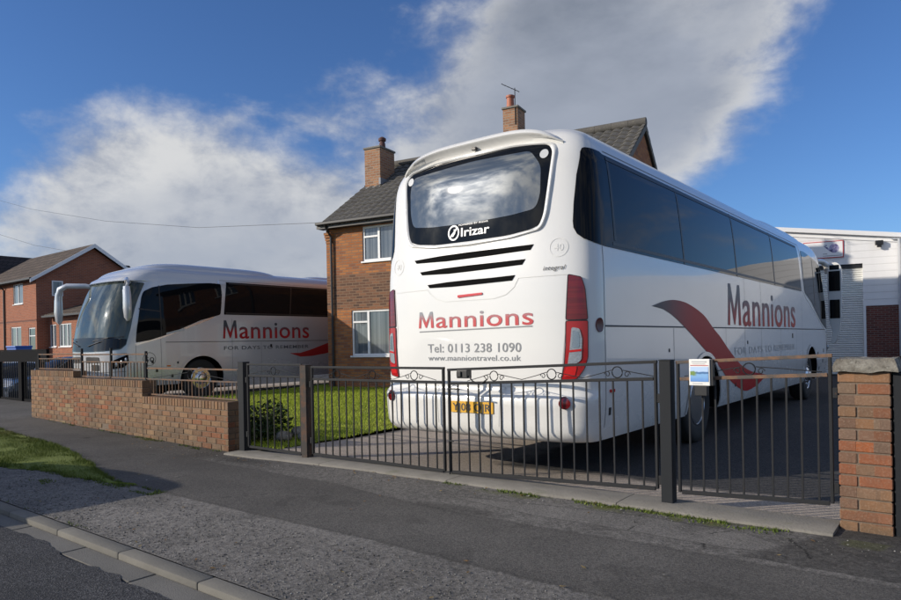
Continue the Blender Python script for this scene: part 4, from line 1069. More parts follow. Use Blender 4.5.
    # ---------------- rear lamps wrap the corner
    for s in (-1, 1):
        up = [(.45, 1.935), (.58, 1.905), (.62, 1.80), (.645, 1.52), (.425, 1.52)]
        lo = [(.425, 1.512), (.645, 1.512), (.64, 1.18), (.60, 1.08), (.52, .985), (.38, .965), (.405, 1.1), (.42, 1.3)]
        f_ = (lambda a, z, s=s: rcd(s*a, z))
        lp = patch('tail_lamp', rounded(up, .02), f_, M_red, root, .012, .05, True)
        patch('lower_lens', rounded(lo, .025), f_, M_redlow, lp, .012, .05, True)
        patch('clear_lens', rounded([(.475, 1.455), (.55, 1.44), (.575, 1.35), (.565, 1.16), (.53, 1.13), (.435, 1.11), (.455, 1.25)], .02), f_, M_clear, lp, .017, .05, True)
        patch('lens_divider', [(.455, 1.245), (.565, 1.255), (.565, 1.235), (.452, 1.225)], f_, M_redbright, lp, .0195, .05)
        patch('lens_divider', rounded([(.485, 1.425), (.54, 1.412), (.55, 1.35), (.545, 1.27), (.475, 1.262)], .012), f_, M_chrome, lp, .0185, .05)
        patch('glow_lens', rounded([(.425, 1.095), (.52, 1.10), (.50, 1.01), (.40, 1.005)], .015), f_, M_redbright, lp, .017, .05, True)
        for q in (up, lo): lines('lamp_seal', [rounded(q, .02)+[rounded(q, .02)[0]]], f_, M_black, lp, .007, .0135, .05)
        rf = patch('fog_lamp', circle2((s*1.06, .765), .050), R, M_red, root, .022, .05, True)
    # ---------------- bumper details, plate
    pl = patch('number_plate', rounded([(-.19, .638), (.325, .640), (.325, .752), (-.19, .748)], .008), R, M_plate, root, .012, .1, True)
    text_on('plate_characters', 'YJ08 OJR', R, -.165, .30, .658, .733, M_dgrey, pl, .0145, .012)
    patch('plate_recess', rounded([(-.30, .80), (.42, .80), (.40, .855), (-.28, .855)], .02), R, M_seam if not white else M_ghost, root, .004, .1)
    if white:
        text_on('maker_lettering', 'Irizar', R, -.105, .245, 2.405, 2.495, M_whitetext, rw, .010, .014)
        text_on('maker_lettering', 'POWERED BY IRIZAR', R, -.135, .228, 2.515, 2.532, M_whitetext, rw, .010, .006)
        ringo = circle2((-.20, 2.452), .074, 30, .082); ringi = circle2((-.20, 2.452), .056, 30, .064)
        lines('maker_emblem', [circle2((-.20, 2.452), .064, 30, .071)+[circle2((-.20, 2.452), .064, 30, .071)[0]], [(-.242, 2.405), (-.225, 2.43), (-.175, 2.475), (-.157, 2.50)], [(-.215, 2.415), (-.185, 2.45), (-.19, 2.487)]], R, M_whitetext, rw, .017, .011, .03)
        M_g = mat('red_grey_lettering', .5, .35, coat=.3, fn=grad_fn(2, 1.54, 1.65, (.46, .02, .025), (.22, .23, .25)))
        text_on('company_name', 'Mannions', R, -.675, .735, 1.49, 1.66, M_g, root, .004, .008, 1.04)
        patch('underline', [(-.665, 1.458), (.722, 1.480), (.722, 1.468), (-.665, 1.446)], R, M_grey, root, .004, .2)
        text_on('telephone_number', 'Tel: 0113 238 1090', R, -.55, .60, 1.235, 1.325, M_grey, root, .004, .008, 1.05)
        text_on('web_address', 'www.manniontravel.co.uk', R, -.545, .597, 1.15, 1.207, M_grey, root, .004, .006, 1.05)
        text_on('type_lettering', 'integral', R, .838, 1.052, 1.985, 2.028, M_dgrey, root, .007, .002, 1.05, .25, .02)
        for (c, nn) in (((-1.0, 2.17), '40'), ((.985, 2.19), '40')):
            q = circle2(c, .085, 26); lines('speed_disc', [q+[q[0]]], R, M_ghost2, root, .006, .003)
            text_on('speed_disc_number', nn, R, c[0]-.045, c[0]+.045, c[1]-.03, c[1]+.035, M_ghost2, root, .003, .004)
    # ---------------- sides
    for s in (1, -1):
        S = sides[s]; near = s < 0
        # dark window band from the rear corner to the front pillar
        e = L-3.30 if white else L-3.12
        arc = [(.70, 3.10), (.54, 2.70), (.50, 2.42), (.51, 2.345), (.55, 2.28), (.76, 2.225)]
        f_ = (lambda a, z, s=s: rcd(s*a, z))
        corner = [(.90, 2.205), (.76, 2.222), (.62, 2.255), (.545, 2.30), (.51, 2.36), (.505, 2.42), (.52, 2.60), (.56, 2.85), (.63, 3.07), (.66, 3.105), (.70, 3.115), (.90, 3.115)]
        gw = patch('side_window_band', corner, f_, M_glass, root, .006, .03, False)
        a0 = sh.DR+.02
        v_t = lambda z: sh.r(z)+sh.DR
        top = [(v, 3.10-.0*v) for v in np.linspace(e-.12, .56, 30)]
        bot = [(v, 2.205) for v in np.linspace(.44, e, 30)]
        main = bot+[(e+.0, 2.23), (e-.06, 2.7), (e-.12, 3.06)]+top+[(v_t(3.10), 3.115)]+[(v_t(z), z) for z in (3.0, 2.8, 2.6, 2.4)]
        patch('side_window', main, S, M_glass, gw, .006, (.35, .12))
        divs = [(2.52, .05), (4.73, .05), (7.03, .05)] if white else [(2.9, .05), (5.3, .05), (7.6, .05)]
        for v in [q[0] for q in divs]: lines('window_divider', [[(v-.05, 3.10), (v+.06, 2.21)]], S, M_black, gw, .045, .009, .1)
        lines('window_divider', [[(.62, 3.04), (.66, 2.28)]], S, M_black, gw, .045, .009, .1)
        lines('window_edge', [[(.6, 3.065), (e-.2, 3.065)], [(.6, 2.245), (e-.05, 2.245)]], S, M_black, gw, .035, .008, .3)
        # front door / driver window sweeping down
        d = L-12.6
        fw = [(9.62+d, 2.20), (9.58+d, 2.45), (9.55+d, 2.75), (9.56+d, 3.04), (9.9+d, 3.045), (10.5+d, 3.0), (11.1+d, 2.94), (11.5+d, 2.85), (11.72+d, 2.74), (11.78+d, 2.6), (11.86+d, 2.2), (11.93+d, 1.8), (11.965+d, 1.47), (11.6+d, 1.53), (11.2+d, 1.65), (10.76+d, 1.82), (10.22+d, 2.04)]
        fw = [(a-(.0 if white else .03), z) for a, z in fw]
        fp = patch('front_side_window', rounded(fw, .05, 3), S, M_glass, root, .006, (.15, .12))
        lines('window_frame', [[(11.30+d, 2.90), (11.28+d, 1.64)], [(11.30+d, 2.25), (11.83+d, 2.3)] if near else [(10.6+d, 2.95), (10.6+d, 1.95)]], S, M_black, fp, .03, .009, .1)
        lines('pillar_strip', [[(e+.10, 3.14), (e+.20, 2.6), (e+.17, 2.25), (e+.4, 2.10), (10.76+d, 1.78), (11.3+d, 1.59), (11.95+d, 1.42)]], S, M_whiteplain if white else M_chrome, root, .05 if not white else .03, .003, .1)
        seams = [[(.37, 2.20), (.37, .40)], [(11.72, 1.462) if white else (L-1.43, 1.475), (.38, 1.462)], [(.60, 3.14), (e+.1, 3.14)]]
        if s > 0 or not white: seams += [[(5.13, 2.2), (5.09, .42)], [(6.08, 2.2), (6.06, .42)]]
        seams += [[(7.4, 1.45), (7.4, .40)], [(8.7, 1.45), (8.7, .40)], [(2.15, 1.45), (2.15, .40)], [(4.15, 1.45), (4.15, .42)], [(L-3.35, 2.1), (L-3.35, .40)]]
        if near: seams += [[(11.30+d, 1.60), (11.28+d, .40)], [(11.93+d, 1.44), (11.93+d, .42)]]
        lines('panel_gaps', seams[:1]+seams[2:], S, M_seam, root, .007, .003, .15)
        lines('rubbing_groove', [seams[1]], S, M_seam, root, .016, .004, .3)
        # flared arch edge
        for v in ax:
            pts = [(v+.655*math.cos(a), .50+.63*math.sin(a)) for a in np.linspace(-.12, PI+.12, 26)]
            lines('arch_trim', [pts], S, P, root, .05, .012, .2)
        for (v, z, q) in [(8.36, 1.335, .045), (4.6, .66, .03), (2.0, 1.2, .02), (L-1.08, .99, .04), (L-1.19, .77, .04), (L-1.6, .62, .04), (L-1.75, .95, .03), (5.25, 1.25, .025)]:
            patch('locker_lock', rounded([(v-q*.7, z-q), (v+q*.7, z-q), (v+q*.7, z+q), (v-q*.7, z+q)], .01), S, M_black, root, .006, .1, True)
        patch('side_marker', rounded([(.45, .84), (.55, .84), (.55, .87), (.45, .87)], .01), S, M_redbright, root, .012, .1, True)
        patch('side_marker', rounded([(L-1.55, .86), (L-1.45, .86), (L-1.45, .89), (L-1.55, .89)], .01), S, mat('amber_lens', (.7, .16, .01), .2), root, .012, .1, True)
        patch('fuel_cap', circle2((.275, 1.47), .05, 20, .066), S, mat('dark_red_reflector', (.10, .01, .012), .25), root, .012, .1, True)
        patch('locker_lock', [(.44, .63), (.48, .63), (.48, .70), (.44, .70)], S, M_black, root, .006, .1, True)
    # ---------------- livery on the visible side
    M_sw = mat('swoosh_paint_'+('light' if white else 'dark'), .5, .45, spec=.2, fn=(grad_fn(1, 1.6, 3.0, (.07, .07, .08), (.46, .010, .014)) if white else grad_fn(1, 4.0, 6.0, (.42, .02, .025), (.42, .03, .03))))
    if white:
        S = sides[1]
        up = [(1.515, 1.68), (1.854, 1.741), (2.216, 1.769), (2.662, 1.738), (3.21, 1.618), (3.60, 1.45), (3.885, 1.34), (4.299, 1.146), (4.819, .942), (5.3, .83), (5.70, .775), (6.378, .709)]
        lo = [(5.824, .575), (5.222, .528), (4.697, .622), (4.158, .79), (3.919, .904), (3.44, 1.10), (2.813, 1.35), (2.201, 1.57), (1.847, 1.655)]
        patch('swoosh', smoothopen(up)+smoothopen(lo), S, M_sw, root, .0045, (.2, .2))
        M_g2 = mat('side_gradient_lettering', .5, .45, spec=.2, fn=grad_fn(2, 1.55, 1.95, (.50, .015, .02), (.15, .155, .17)))
        text_on('company_name', 'Mannions', S, 4.26, 8.62, 1.50, 2.08, M_g2, root, .004, .008, 1.04, 0, .4)
        text_on('slogan', 'FOR DAYS TO REMEMBER', S, 4.56, 8.52, 1.08, 1.19, M_ghost if False else mat('pale_grey_lettering', (.42, .43, .44), .4), root, .004, .0, 1.15, 0, .4)
    for s in ((-1,) if not white else ()):
        S2 = (lambda a, z: sh.side(L-a, z, -1))
        M_g3 = mat('silver_side_lettering', .5, .45, spec=.2, fn=grad_fn(2, 1.70, 1.92, (.42, .025, .03), (.07, .075, .09)))
        text_on('company_name', 'Mannions', S2, L-9.93, L-6.95, 1.555, 2.05, M_g3, root, .004, .010, 1.04, 0, .4)
        text_on('slogan', 'FOR DAYS TO REMEMBER', S2, L-9.91, L-6.98, 1.245, 1.345, mat('slate_lettering', (.10, .105, .12), .5), root, .004, .008, 1.1, 0, .4)
        swp = [(7.70, 1.10), (7.30, 1.10), (6.9, 1.19), (6.3, 1.36), (5.4, 1.60), (4.6, 1.72), (4.9, 1.5), (5.6, 1.2), (6.3, 1.06), (6.85, .995), (7.3, .985)]
        patch('swoosh', swp, sides[-1], M_sw, root, .0045, (.2, .2))
        q = circle2((L-1.0, 1.06), .16, 30); lines('speed_disc', [q+[q[0]]], sides[-1], M_seam, root, .012, .003)
        text_on('speed_disc_number', '50', S2, .88, 1.12, .99, 1.11, M_dgrey, root, .004, .004, 1, 0, .3)
        patch('cab_ledge', [(L-1.45, 1.66), (L-1.95, 1.78), (L-1.95, 1.83), (L-1.45, 1.71)], sides[-1], M_sticker, root, .008, .2)
    # ---------------- front
    ws = [(-.76, 2.95), (-.735, 2.3), (-.735, 1.8), (-.70, 1.42), (-.62, 1.31), (-.3, 1.265), (0, 1.255), (.3, 1.265), (.62, 1.31), (.70, 1.42), (.735, 1.8), (.735, 2.3), (.76, 2.95), (.5, 2.975), (0, 2.985), (-.5, 2.975)]
    ws = [(max(-.74, min(.74, a)), z) for a, z in ws]
    M_ws = mat('windscreen_glass', (.09, .105, .11), .03, spec=.5, fn=lambda t, b: (setc(t, b, t.mix(t.ramp(t.noise(t.vm('MULTIPLY', ocoord(t), (1.6, .2, .25)), 1.6, 3, .5, .2), .42, .66), (.03, .042, .042), (.12, .14, .13)))))  # upright reflection streaks painted into the glass colour
    wsp = patch('windscreen', rounded(ws, .03, 3), fcd, M_ws, root, .008, .06, True)
    patch('lower_black_band', [(-.695, 1.44), (-.61, 1.335), (-.3, 1.285), (0, 1.275), (.3, 1.285), (.61, 1.335), (.695, 1.44), (.70, 1.56), (.4, 1.60), (0, 1.61), (-.4, 1.60), (-.70, 1.56)], fcd, M_gloss, wsp, .012, .06)
    for s in (-1, 1):
        pw = [Vector(fcd(s*.05, 1.40)), Vector(fcd(s*.25, 1.50)), Vector(fcd(s*.62, 1.56))]
        wp = MB().tube([p+Vector((0, .03, 0)) for p in pw], .013, 6)
        wp.tube([Vector(fcd(s*.12, 1.52))+Vector((0, .025, 0)), Vector(fcd(s*.4, 1.60))+Vector((s*.01, .03, 0)), Vector(fcd(s*.66, 1.62))+Vector((s*.02, .02, 0))], .010, 6); wp.done('wiper', M_black, wsp)
        hl = patch('headlight', rounded([(s*.50, 1.05), (s*.62, 1.12), (s*.74, 1.19), (s*.75, .98), (s*.66, .87), (s*.44, .84)], .03), fcd, M_glass, root, .012, .05, True)
        for c in ((s*.54, .95), (s*.63, 1.0), (s*.70, 1.06)):
            p = Vector(fcd(*c)); q = empty('', (0, 0, 0)) if False else None
            bm = bmesh.new(); bmesh.ops.create_uvsphere(bm, u_segments=14, v_segments=8, radius=.062)
            for v in bm.verts: v.co.y *= .45
            bmesh.ops.translate(bm, verts=bm.verts, vec=p+Vector((0, .0, 0)))
            me = bpy.data.meshes.new('lamp_lens'); bm.to_mesh(me); bm.free(); link('lamp_lens', me, M_clear, hl, 60)
        patch('grille', rounded([(s*.02, 1.14), (s*.24, 1.13), (s*.26, .99), (s*.02, .99)], .02), fcd, M_black, root, .008, .05)
        patch('lower_lamp', rounded([(s*.20, .52), (s*.45, .55), (s*.45, .64), (s*.20, .62)], .02), fcd, M_glass, root, .010, .05, True)
    patch('tow_flap', rounded([(-.10, .95), (-.24, .95), (-.24, .80), (-.10, .80)], .015), fcd, M_black, root, .010, .05)
    lines('panel_gaps', [[(-.72, 1.215), (-.3, 1.19), (0, 1.185), (.3, 1.19), (.72, 1.215)], [(-.7, .78), (0, .75), (.7, .78)]], fcd, M_seam, root, .012, .004, .05)
    FX = (lambda a, z: F(-a, z))
    text_on('front_lettering', 'Irizar', FX, .16, .56, 1.195, 1.245, M_whitetext if not white else M_dgrey, root, .006, .01)
    patch('front_number_plate', [(-.26, .60), (.26, .60), (.26, .72), (-.26, .72)], F, M_whiteplain, root, .010, .1)
    # brow over the windscreen
    bm = bmesh.new(); rows = []
    for k in range(-30, 31):
        th = k/30*.80; ed = .07*(1-abs(k/30)**4)
        a = Vector(fcd(th, 2.99)); c = Vector(fcd(th, 3.16)); n = Vector((a.x*.15, .99, 0)).normalized()
        rows.append([bm.verts.new(a+n*.005), bm.verts.new(a+n*(ed+.01)+Vector((0, 0, .015))), bm.verts.new(a*.5+c*.5+n*(ed+.02)), bm.verts.new(c+n*.003)])
    for i in range(60):
        for j in range(3): bm.faces.new((rows[i][j], rows[i+1][j], rows[i+1][j+1], rows[i][j+1]))
    bmesh.ops.recalc_face_normals(bm, faces=bm.faces)
    me = bpy.data.meshes.new('windscreen_brow'); bm.to_mesh(me); bm.free(); link('windscreen_brow', me, P, root, 60)
    # ---------------- roof pods
    def pod(name, v0, v1, w, z1, m=P):
        bm = bmesh.new(); rows = []
        for i in range(25):
            t = i/24; v = v0+(v1-v0)*t; k = (1-abs(2*t-1)**5); row = []
            for j in range(-12, 13):
                q = j/12; h = (1-abs(q)**5)*k
                row.append(bm.verts.new((q*w*(1-.16*(1-k)), v, 3.20+(z1-3.20)*max(h, 0)**.6 if h > 0 else 3.2)))
            rows.append(row)
        for i in range(24):
            for j in range(24): bm.faces.new((rows[i][j], rows[i+1][j], rows[i+1][j+1], rows[i][j+1]))
        bmesh.ops.recalc_face_normals(bm, faces=bm.faces)
        me = bpy.data.meshes.new(name); bm.to_mesh(me); bm.free(); return link(name, me, m, root, 50)
    pod('roof_pod', L-5.6, L-.95, 1.06, 3.585)
    pod('rear_roof_pod', L-9.2, L-6.3, .8, 3.56)
    # ---------------- mirrors
    for s in (-1, 1):
        if white:
            mr = MB().tube([(s*1.0, L-.75, 3.05), (s*1.15, L-.25, 3.06), (s*1.22, L-.02, 2.98), (s*1.25, L+.04, 2.8)], [.05, .06, .075, .085], 12).done('mirror_arm', P, root, 60)
            prof = smoothpoly([(s*(1.383+q), z) for q, z in [(-.10, 3.0), (.03, 3.03), (.125, 2.95), (.15, 2.75), (.145, 2.3), (.13, 1.75), (.09, 1.45), (.0, 1.17), (-.09, 1.16), (-.06, 1.40), (-.125, 1.68), (-.14, 2.2), (-.145, 2.6), (-.14, 2.88)]], 4)
            bm = bmesh.new(); rings = []
            for (yy, k) in ((-.085, .93), (-.075, 1.0), (-.02, 1.0), (.05, .93), (.10, .78), (.125, .5)):
                rings.append([bm.verts.new((s*1.383+(q[0]-s*1.383)*k, L+yy, 2.25+(q[1]-2.25)*(.97+.03*k if k > .9 else .9+.1*k))) for q in prof])
            for r0, r1 in zip(rings[:-1], rings[1:]):
                for i in range(len(prof)): bm.faces.new((r0[i], r0[(i+1) % len(prof)], r1[(i+1) % len(prof)], r1[i]))
            bm.faces.new(rings[0]); bm.faces.new(rings[-1][::-1]); bmesh.ops.recalc_face_normals(bm, faces=bm.faces)
            me = bpy.data.meshes.new('mirror_housing'); bm.to_mesh(me); bm.free(); link('mirror_housing', me, P, mr, 40)
            for (za, zb, hw) in ((2.86, 2.97, .10), (2.36, 2.83, .118), (1.72, 2.16, .105)):
                MB().box(s*1.383-hw, s*1.383+hw, L-.098, L-.07, za, zb, .012).done('mirror_glass', M_glass, mr)
        else:
            U, V = (1.60, L-.08) if s > 0 else (1.42, L-.40)
            mr = MB().tube([(s*.98, L-.72, 2.95), (s*1.10, L-.55, 3.0), (s*(U-.22), V-.12, 3.0), (s*(U-.05), V-.02, 2.92), (s*U, V, 2.74), (s*(U+.02), V, 2.5)], [(.045, .055), (.055, .065), (.065, .07), (.075, .085), (.085, .10), (.09, .11)], 16).done('mirror_arm', P, root, 60)
            MB().tube([(s*U, V, 2.82), (s*(U+.02), V, 2.6), (s*(U+.03), V, 2.3), (s*(U+.02), V-.01, 2.08), (s*U, V-.02, 2.0)], [(.075, .09), (.09, .115), (.095, .125), (.08, .10), (.03, .04)], 16).done('mirror_housing', P, mr, 60)
    return root
coach('white', (-3.985, 5.36, -.04), 0, 12.6, 'white touring coach seen from behind, standing on the driveway close behind the gates')
coach('silver', (-17.39, 20.4, -.04), PI, 13.0, 'silver grey touring coach facing the street beyond the garden wall, beside the brick house')

# ------------------------------------------------------------------ brick house with the tiled roof
def window(parent, x0, x1, z0, z1, y, mull=(), trans=None, small=None, paneM=None, sill=True, fw=.055):
    """upvc window set in a wall whose outer face is y (looking along +y); mull are fractions"""
    f = empty('window', (x0, y, z0)); f.parent = parent; W_ = x1-x0; H_ = z1-z0
    b = MB()
    b.box(0, W_, .03, .09, 0, fw).box(0, W_, .03, .09, H_-fw, H_).box(0, fw, .03, .09, fw, H_-fw).box(W_-fw, W_, .03, .09, fw, H_-fw)
    for q in mull: b.box(W_*q-fw*.6, W_*q+fw*.6, .025, .085, fw, H_-fw)
    if trans:
        (a, c, zz) = trans; b.box(W_*a+fw*.6, W_*c-fw*.6, .022, .082, H_*zz-fw*.45, H_*zz+fw*.45)
    b.done('frame', M_upvc, f)
    MB().box(fw*.5, W_-fw*.5, .055, .062, fw*.5, H_-fw*.5).done('pane', paneM or M_pane, f)
    if sill: MB().box(-.03, W_+.03, -.05, .1, -.045, -.002, .005).done('sill', M_upvc, f)
    return f
def wall_with_holes(name, L, Hh, th, holes, m, parent, z0=0, x_off=0, y_off=0):
    """front wall slab (x along, outer face y=0) with rectangular openings"""
    xs = sorted({0, L}|{h[0] for h in holes}|{h[1] for h in holes}); zs = sorted({z0, Hh}|{h[2] for h in holes}|{h[3] for h in holes})
    b = bmesh.new(); V = {}
    def v(x, y, z):
        k = (round(x, 4), y, round(z, 4))
        if k not in V: V[k] = b.verts.new((x+x_off, y+y_off, z))
        return V[k]
    solid = lambda i, j: 0 <= i < len(xs)-1 and 0 <= j < len(zs)-1 and not any(h[0] <= (xs[i]+xs[i+1])/2 <= h[1] and h[2] <= (zs[j]+zs[j+1])/2 <= h[3] for h in holes)
    for i in range(len(xs)-1):
        for j in range(len(zs)-1):
            if not solid(i, j): continue
            a, c, d, e = xs[i], xs[i+1], zs[j], zs[j+1]
            b.faces.new((v(a, 0, d), v(c, 0, d), v(c, 0, e), v(a, 0, e))); b.faces.new((v(a, th, d), v(a, th, e), v(c, th, e), v(c, th, d)))
            if not solid(i-1, j): b.faces.new((v(a, 0, d), v(a, 0, e), v(a, th, e), v(a, th, d)))
            if not solid(i+1, j): b.faces.new((v(c, 0, d), v(c, th, d), v(c, th, e), v(c, 0, e)))
            if not solid(i, j-1): b.faces.new((v(a, 0, d), v(a, th, d), v(c, th, d), v(c, 0, d)))
            if not solid(i, j+1): b.faces.new((v(a, 0, e), v(c, 0, e), v(c, th, e), v(a, th, e)))
    me = bpy.data.meshes.new(name); b.to_mesh(me); b.free(); return link(name, me, m, parent)
def tile_slope(bm, p0, ux, up, L, run, tw=.25, th=.30, amp=.022, lap=.028):
    """interlocking tiles: p0 eave corner, ux unit along eave, up unit up the slope"""
    n = ux.cross(up).normalized(); nx = int(L/tw)*6; ny = int(run/th)
    for j in range(ny):
        a0 = j*run/ny; a1 = (j+1)*run/ny+.02
        prev = None
        for i in range(nx+1):
            s = i*L/nx; ph = s/tw*2*PI; h = amp*(math.sin(ph)+.35*math.sin(2*ph+.6))
            jit = (hash((j, i//6)) % 7-3)*.0012
            A = bm.verts.new(p0+ux*s+up*a0+n*(h+lap+jit)); B = bm.verts.new(p0+ux*s+up*a1+n*(h+jit)); D = bm.verts.new(p0+ux*s+up*a0+n*(h+jit-.004))
            if prev:
                bm.faces.new((prev[0], A, B, prev[1])); bm.faces.new((prev[2], D, A, prev[0]))
            prev = (A, B, D)
HO = (-14.5, 12.8, 0); HA = math.atan2(.165, .986)
house = empty('brick_house', HO, HA, 'two storey orange brick house with grey tiled roof, between the two coaches', 'house')
LH, DH, EH, RH = 8.2, 6.6, 4.66, 6.95
holes = [(1.26, 3.02, 3.56, 4.52), (.84, 3.2, .97, 2.23), (4.9, 6.5, 3.56, 4.52), (4.7, 6.7, .97, 2.23)]
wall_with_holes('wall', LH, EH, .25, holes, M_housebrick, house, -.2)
b = MB()
b.prism([(.25, -.2), (DH, -.2), (DH, EH-.0), (3.3, RH-.14), (.0, EH+.001), (.25, EH+.001)], 0, .25, 'yz')
b.prism([(.25, -.2), (DH, -.2), (DH, EH-.0), (3.3, RH-.14), (.0, EH+.001), (.25, EH+.001)], LH-.25, LH, 'yz')
b.box(.25, LH-.25, DH-.25, DH, -.2, EH); b.done('gable_wall', M_housebrick, house)
window(house, 1.26, 3.02, 3.56, 4.52, 0, (.30, .66), (.0, .30, .70), paneM=M_blindpane)
window(house, .84, 3.2, .97, 2.23, 0, (.235, .75), (.0, .235, .74), paneM=M_blindpane)
window(house, 4.9, 6.5, 3.56, 4.52, 0, (.33, .66))
window(house, 4.7, 6.7, .97, 2.23, 0, (.25, .75))
bm = bmesh.new()
pitch = math.atan2(RH-EH-.02, 3.3); upv = Vector((0, math.cos(pitch), math.sin(pitch))); ux = Vector((1, 0, 0))
tile_slope(bm, Vector((-.07, -.28, EH+.02-.28*math.tan(pitch)*.4)), ux, upv, LH+.14, 3.3/math.cos(pitch)+.30)
up2 = Vector((0, -math.cos(pitch), math.sin(pitch)))
tile_slope(bm, Vector((LH+.07, DH+.28, EH+.02-.28*math.tan(pitch)*.4)), -ux, up2, LH+.14, 3.3/math.cos(pitch)+.30)
me = bpy.data.meshes.new('roof'); bm.to_mesh(me); bm.free(); roof = link('roof', me, M_tile, house, 35)
b = MB()
for k in range(18): b.tube([(-.08+k*(LH+.16)/18, 3.3, RH+.16), (-.08+(k+1)*(LH+.16)/18-.006, 3.3, RH+.16)], .12, 10)
b.done('ridge_tiles', M_tile, roof, 40)
b = MB()
for x in (-.075, LH+.045):
    for s in (1, -1):
        y0 = -.26 if s > 0 else DH+.26
        b.bar((x+.015, y0, EH-.075), (x+.015, 3.3, RH+.02), .03, .13)
b.done('verge_board', mat('grey_verge_mortar', (.16, .155, .14), .9), roof)
MB().bar((-.09, -.33, EH+.01), (LH+.16, -.33, EH+.01), .11, .085, .02).box(-.12, LH+.12, -.27, -.245, EH-.12, EH+.05).box(-.10, LH+.10, -.245, .0, EH-.12, EH-.10).done('gutter', M_gutter, house)
MB().tube([(.22, -.33, EH-.02), (.22, -.22, EH-.16), (.22, -.06, EH-.34), (.22, -.05, .1)], .035, 10).done('downpipe', M_gutter, house)
b = MB()
for k in range(4): b.box(.0, .24, -.02-.03*k, -.001, EH-.50+k*.075, EH-.435+k*.075)
b.done('corbel', M_housebrick, house)
def chimney(x0, x1, y0, y1, z0, z1, pots):
    c = MB().box(x0, x1, y0, y1, z0, z1).done('chimney', M_chimbrick, house)
    MB().box(x0-.035, x1+.035, y0-.035, y1+.035, z1+.001, z1+.06, .012).done('coping', M_conc, c)
    MB().prism([(y0-.07, z0), (y1+.07, z0), (y1+.07, z0+.12), (y0-.07, z0+.12)], x0-.02, x1+.02, 'yz') if False else None
    for (px_, py_, r, h, kind) in pots:
        if kind: prof = [(0, r), (h*.45, r*.92), (h*.5, r*.8), (h*.62, r*.75), (h*.66, r*1.15), (h*.86, r*1.2), (h, r*.5)]
        else: prof = [(0, r*1.1), (h*.1, r), (h*.84, r*.9), (h*.85, r*1.12), (h, r*1.12), (h*.99, r*.75), (h*.7, r*.7)]
        mm = Matrix.Translation((px_, py_, z1+.06)) @ Matrix.Rotation(-PI/2, 4, 'Y')
        MB().lathe(prof, 20, mm).done('chimney_pot', M_terra if not kind else mat('dark_pot', (.10, .045, .04), .8), c, 40)
    return c
chimney(-.01, .56, 1.95, 2.75, 5.7, 7.30, [(.42, 2.3, .10, .36, True)])
MB().box(-.03, .60, 1.86, 1.945, 5.98, 6.10).box(.565, .63, 1.86, 2.76, 6.15, 6.35).done('lead_flashing', mat('lead_flashing', (.22, .23, .25), .6), house)
c2 = chimney(4.2, 4.66, 3.05, 3.62, 6.4, 8.10, [(4.36, 3.25, .115, .38, False)])
b = MB().tube([(4.60, 3.03, 7.6), (4.60, 3.03, 8.66)], .012, 6).tube([(4.18, 3.03, 8.86), (4.74, 3.03, 8.52)], .010, 5)
for t in (.1, .3, .5, .7, .9):
    x = 4.18+.56*t; z = 8.86-.34*t; b.tube([(x-.0, 2.93, z), (x, 3.13, z)], .006, 4)
b.done('aerial', M_steel, c2)

# ------------------------------------------------------------------ white clad warehouse
WA = math.atan2(.19, .981)
wh = empty('warehouse', (-2.97, 25.2, .13), WA, 'white metal clad warehouse with dark brick base beyond the white coach', 'warehouse'); wh.scale = (.9, .9, .9)
def top(x): return 5.18-.143*(x+2.0) if x > -2.9 else 5.31+.143*(x+2.9)
# cladding with the shutter opening (x -1.55..0.12, up to 3.84)
pts = [(-16, -.3), (-3.4, -.3), (-3.4, 3.84), (.12, 3.84), (.12, 2.31), (12, 2.31), (12, top(12)), (-2.9, top(-2.9)), (-16, top(-16))]
MB().prism(pts, 0, .25).done('cladding', M_clad, wh)
MB().prism([(.20, -.3), (12, -.3), (12, 2.30), (.20, 2.30)], .01, .26).done('brick_base', M_whbrick, wh)
MB().box(.12, .195, -.01, .2, -.3, 2.31).done('door_frame', M_upvc, wh)
b = MB(); z = -.16
while z < 3.72:
    b.prism([(.14, z), (.105, z+.015), (.10, z+.05), (.12, z+.075), (.145, z+.078), (.15, z)], -3.4, .12, 'yz'); z += .08
b.done('roller_shutter', M_shutter, wh, 30)
MB().box(-3.4, .12, .06, .24, 3.70, 3.839).done('shutter_housing', M_black, wh)
b = MB(); 
b.bar((-2.9, -.06, top(-2.9)+.03), (12, -.06, top(12)+.03), .14, .16, .01); b.bar((-16, -.06, top(-16)+.03), (-2.9, -.06, top(-2.9)+.03), .14, .16, .01)
b.done('roof_edge', M_upvc, wh)
b = MB(); b.bar((-2.9, -.02, top(-2.9)-.2), (12, -.02, top(12)-.2), .03, .03); b.done('verge_strip', M_upvc, wh)
MB().prism([(-16, top(-16)), (-2.9, top(-2.9)), (12, top(12)), (12, top(12)-.3), (-2.9, top(-2.9)-.3), (-16, top(-16)-.3)], .252, 14).done('roof', M_clad, wh)
MB().box(-16, 12, 13.8, 14, -.3, 3.4).box(11.8, 12, .252, 13.8, -.3, 3.1).box(-16, -15.8, .252, 13.8, -.3, 3.3).done('rear_wall', M_clad, wh)
sg = MB().box(-1.75, -.46, -.035, -.004, 4.10, 4.72, .004).done('company_sign', M_redpaint, wh)
MB().box(-1.72, -.49, -.041, -.0355, 4.13, 4.69).done('sign_face', M_whitetext, sg)
M_globe = mat('globe_print', fn=lambda t, b: setc(t, b, t.mix(t.ramp(t.noise(ocoord(t), 9, 4, .7), .42, .6), (.10, .09, .22), (.42, .40, .58))))
b = MB(); b.prism([(-.76+.155*math.cos(a), 4.45+.165*math.sin(a)) for a in np.linspace(0, 2*PI, 30)[:-1]], -.044, -.0415)
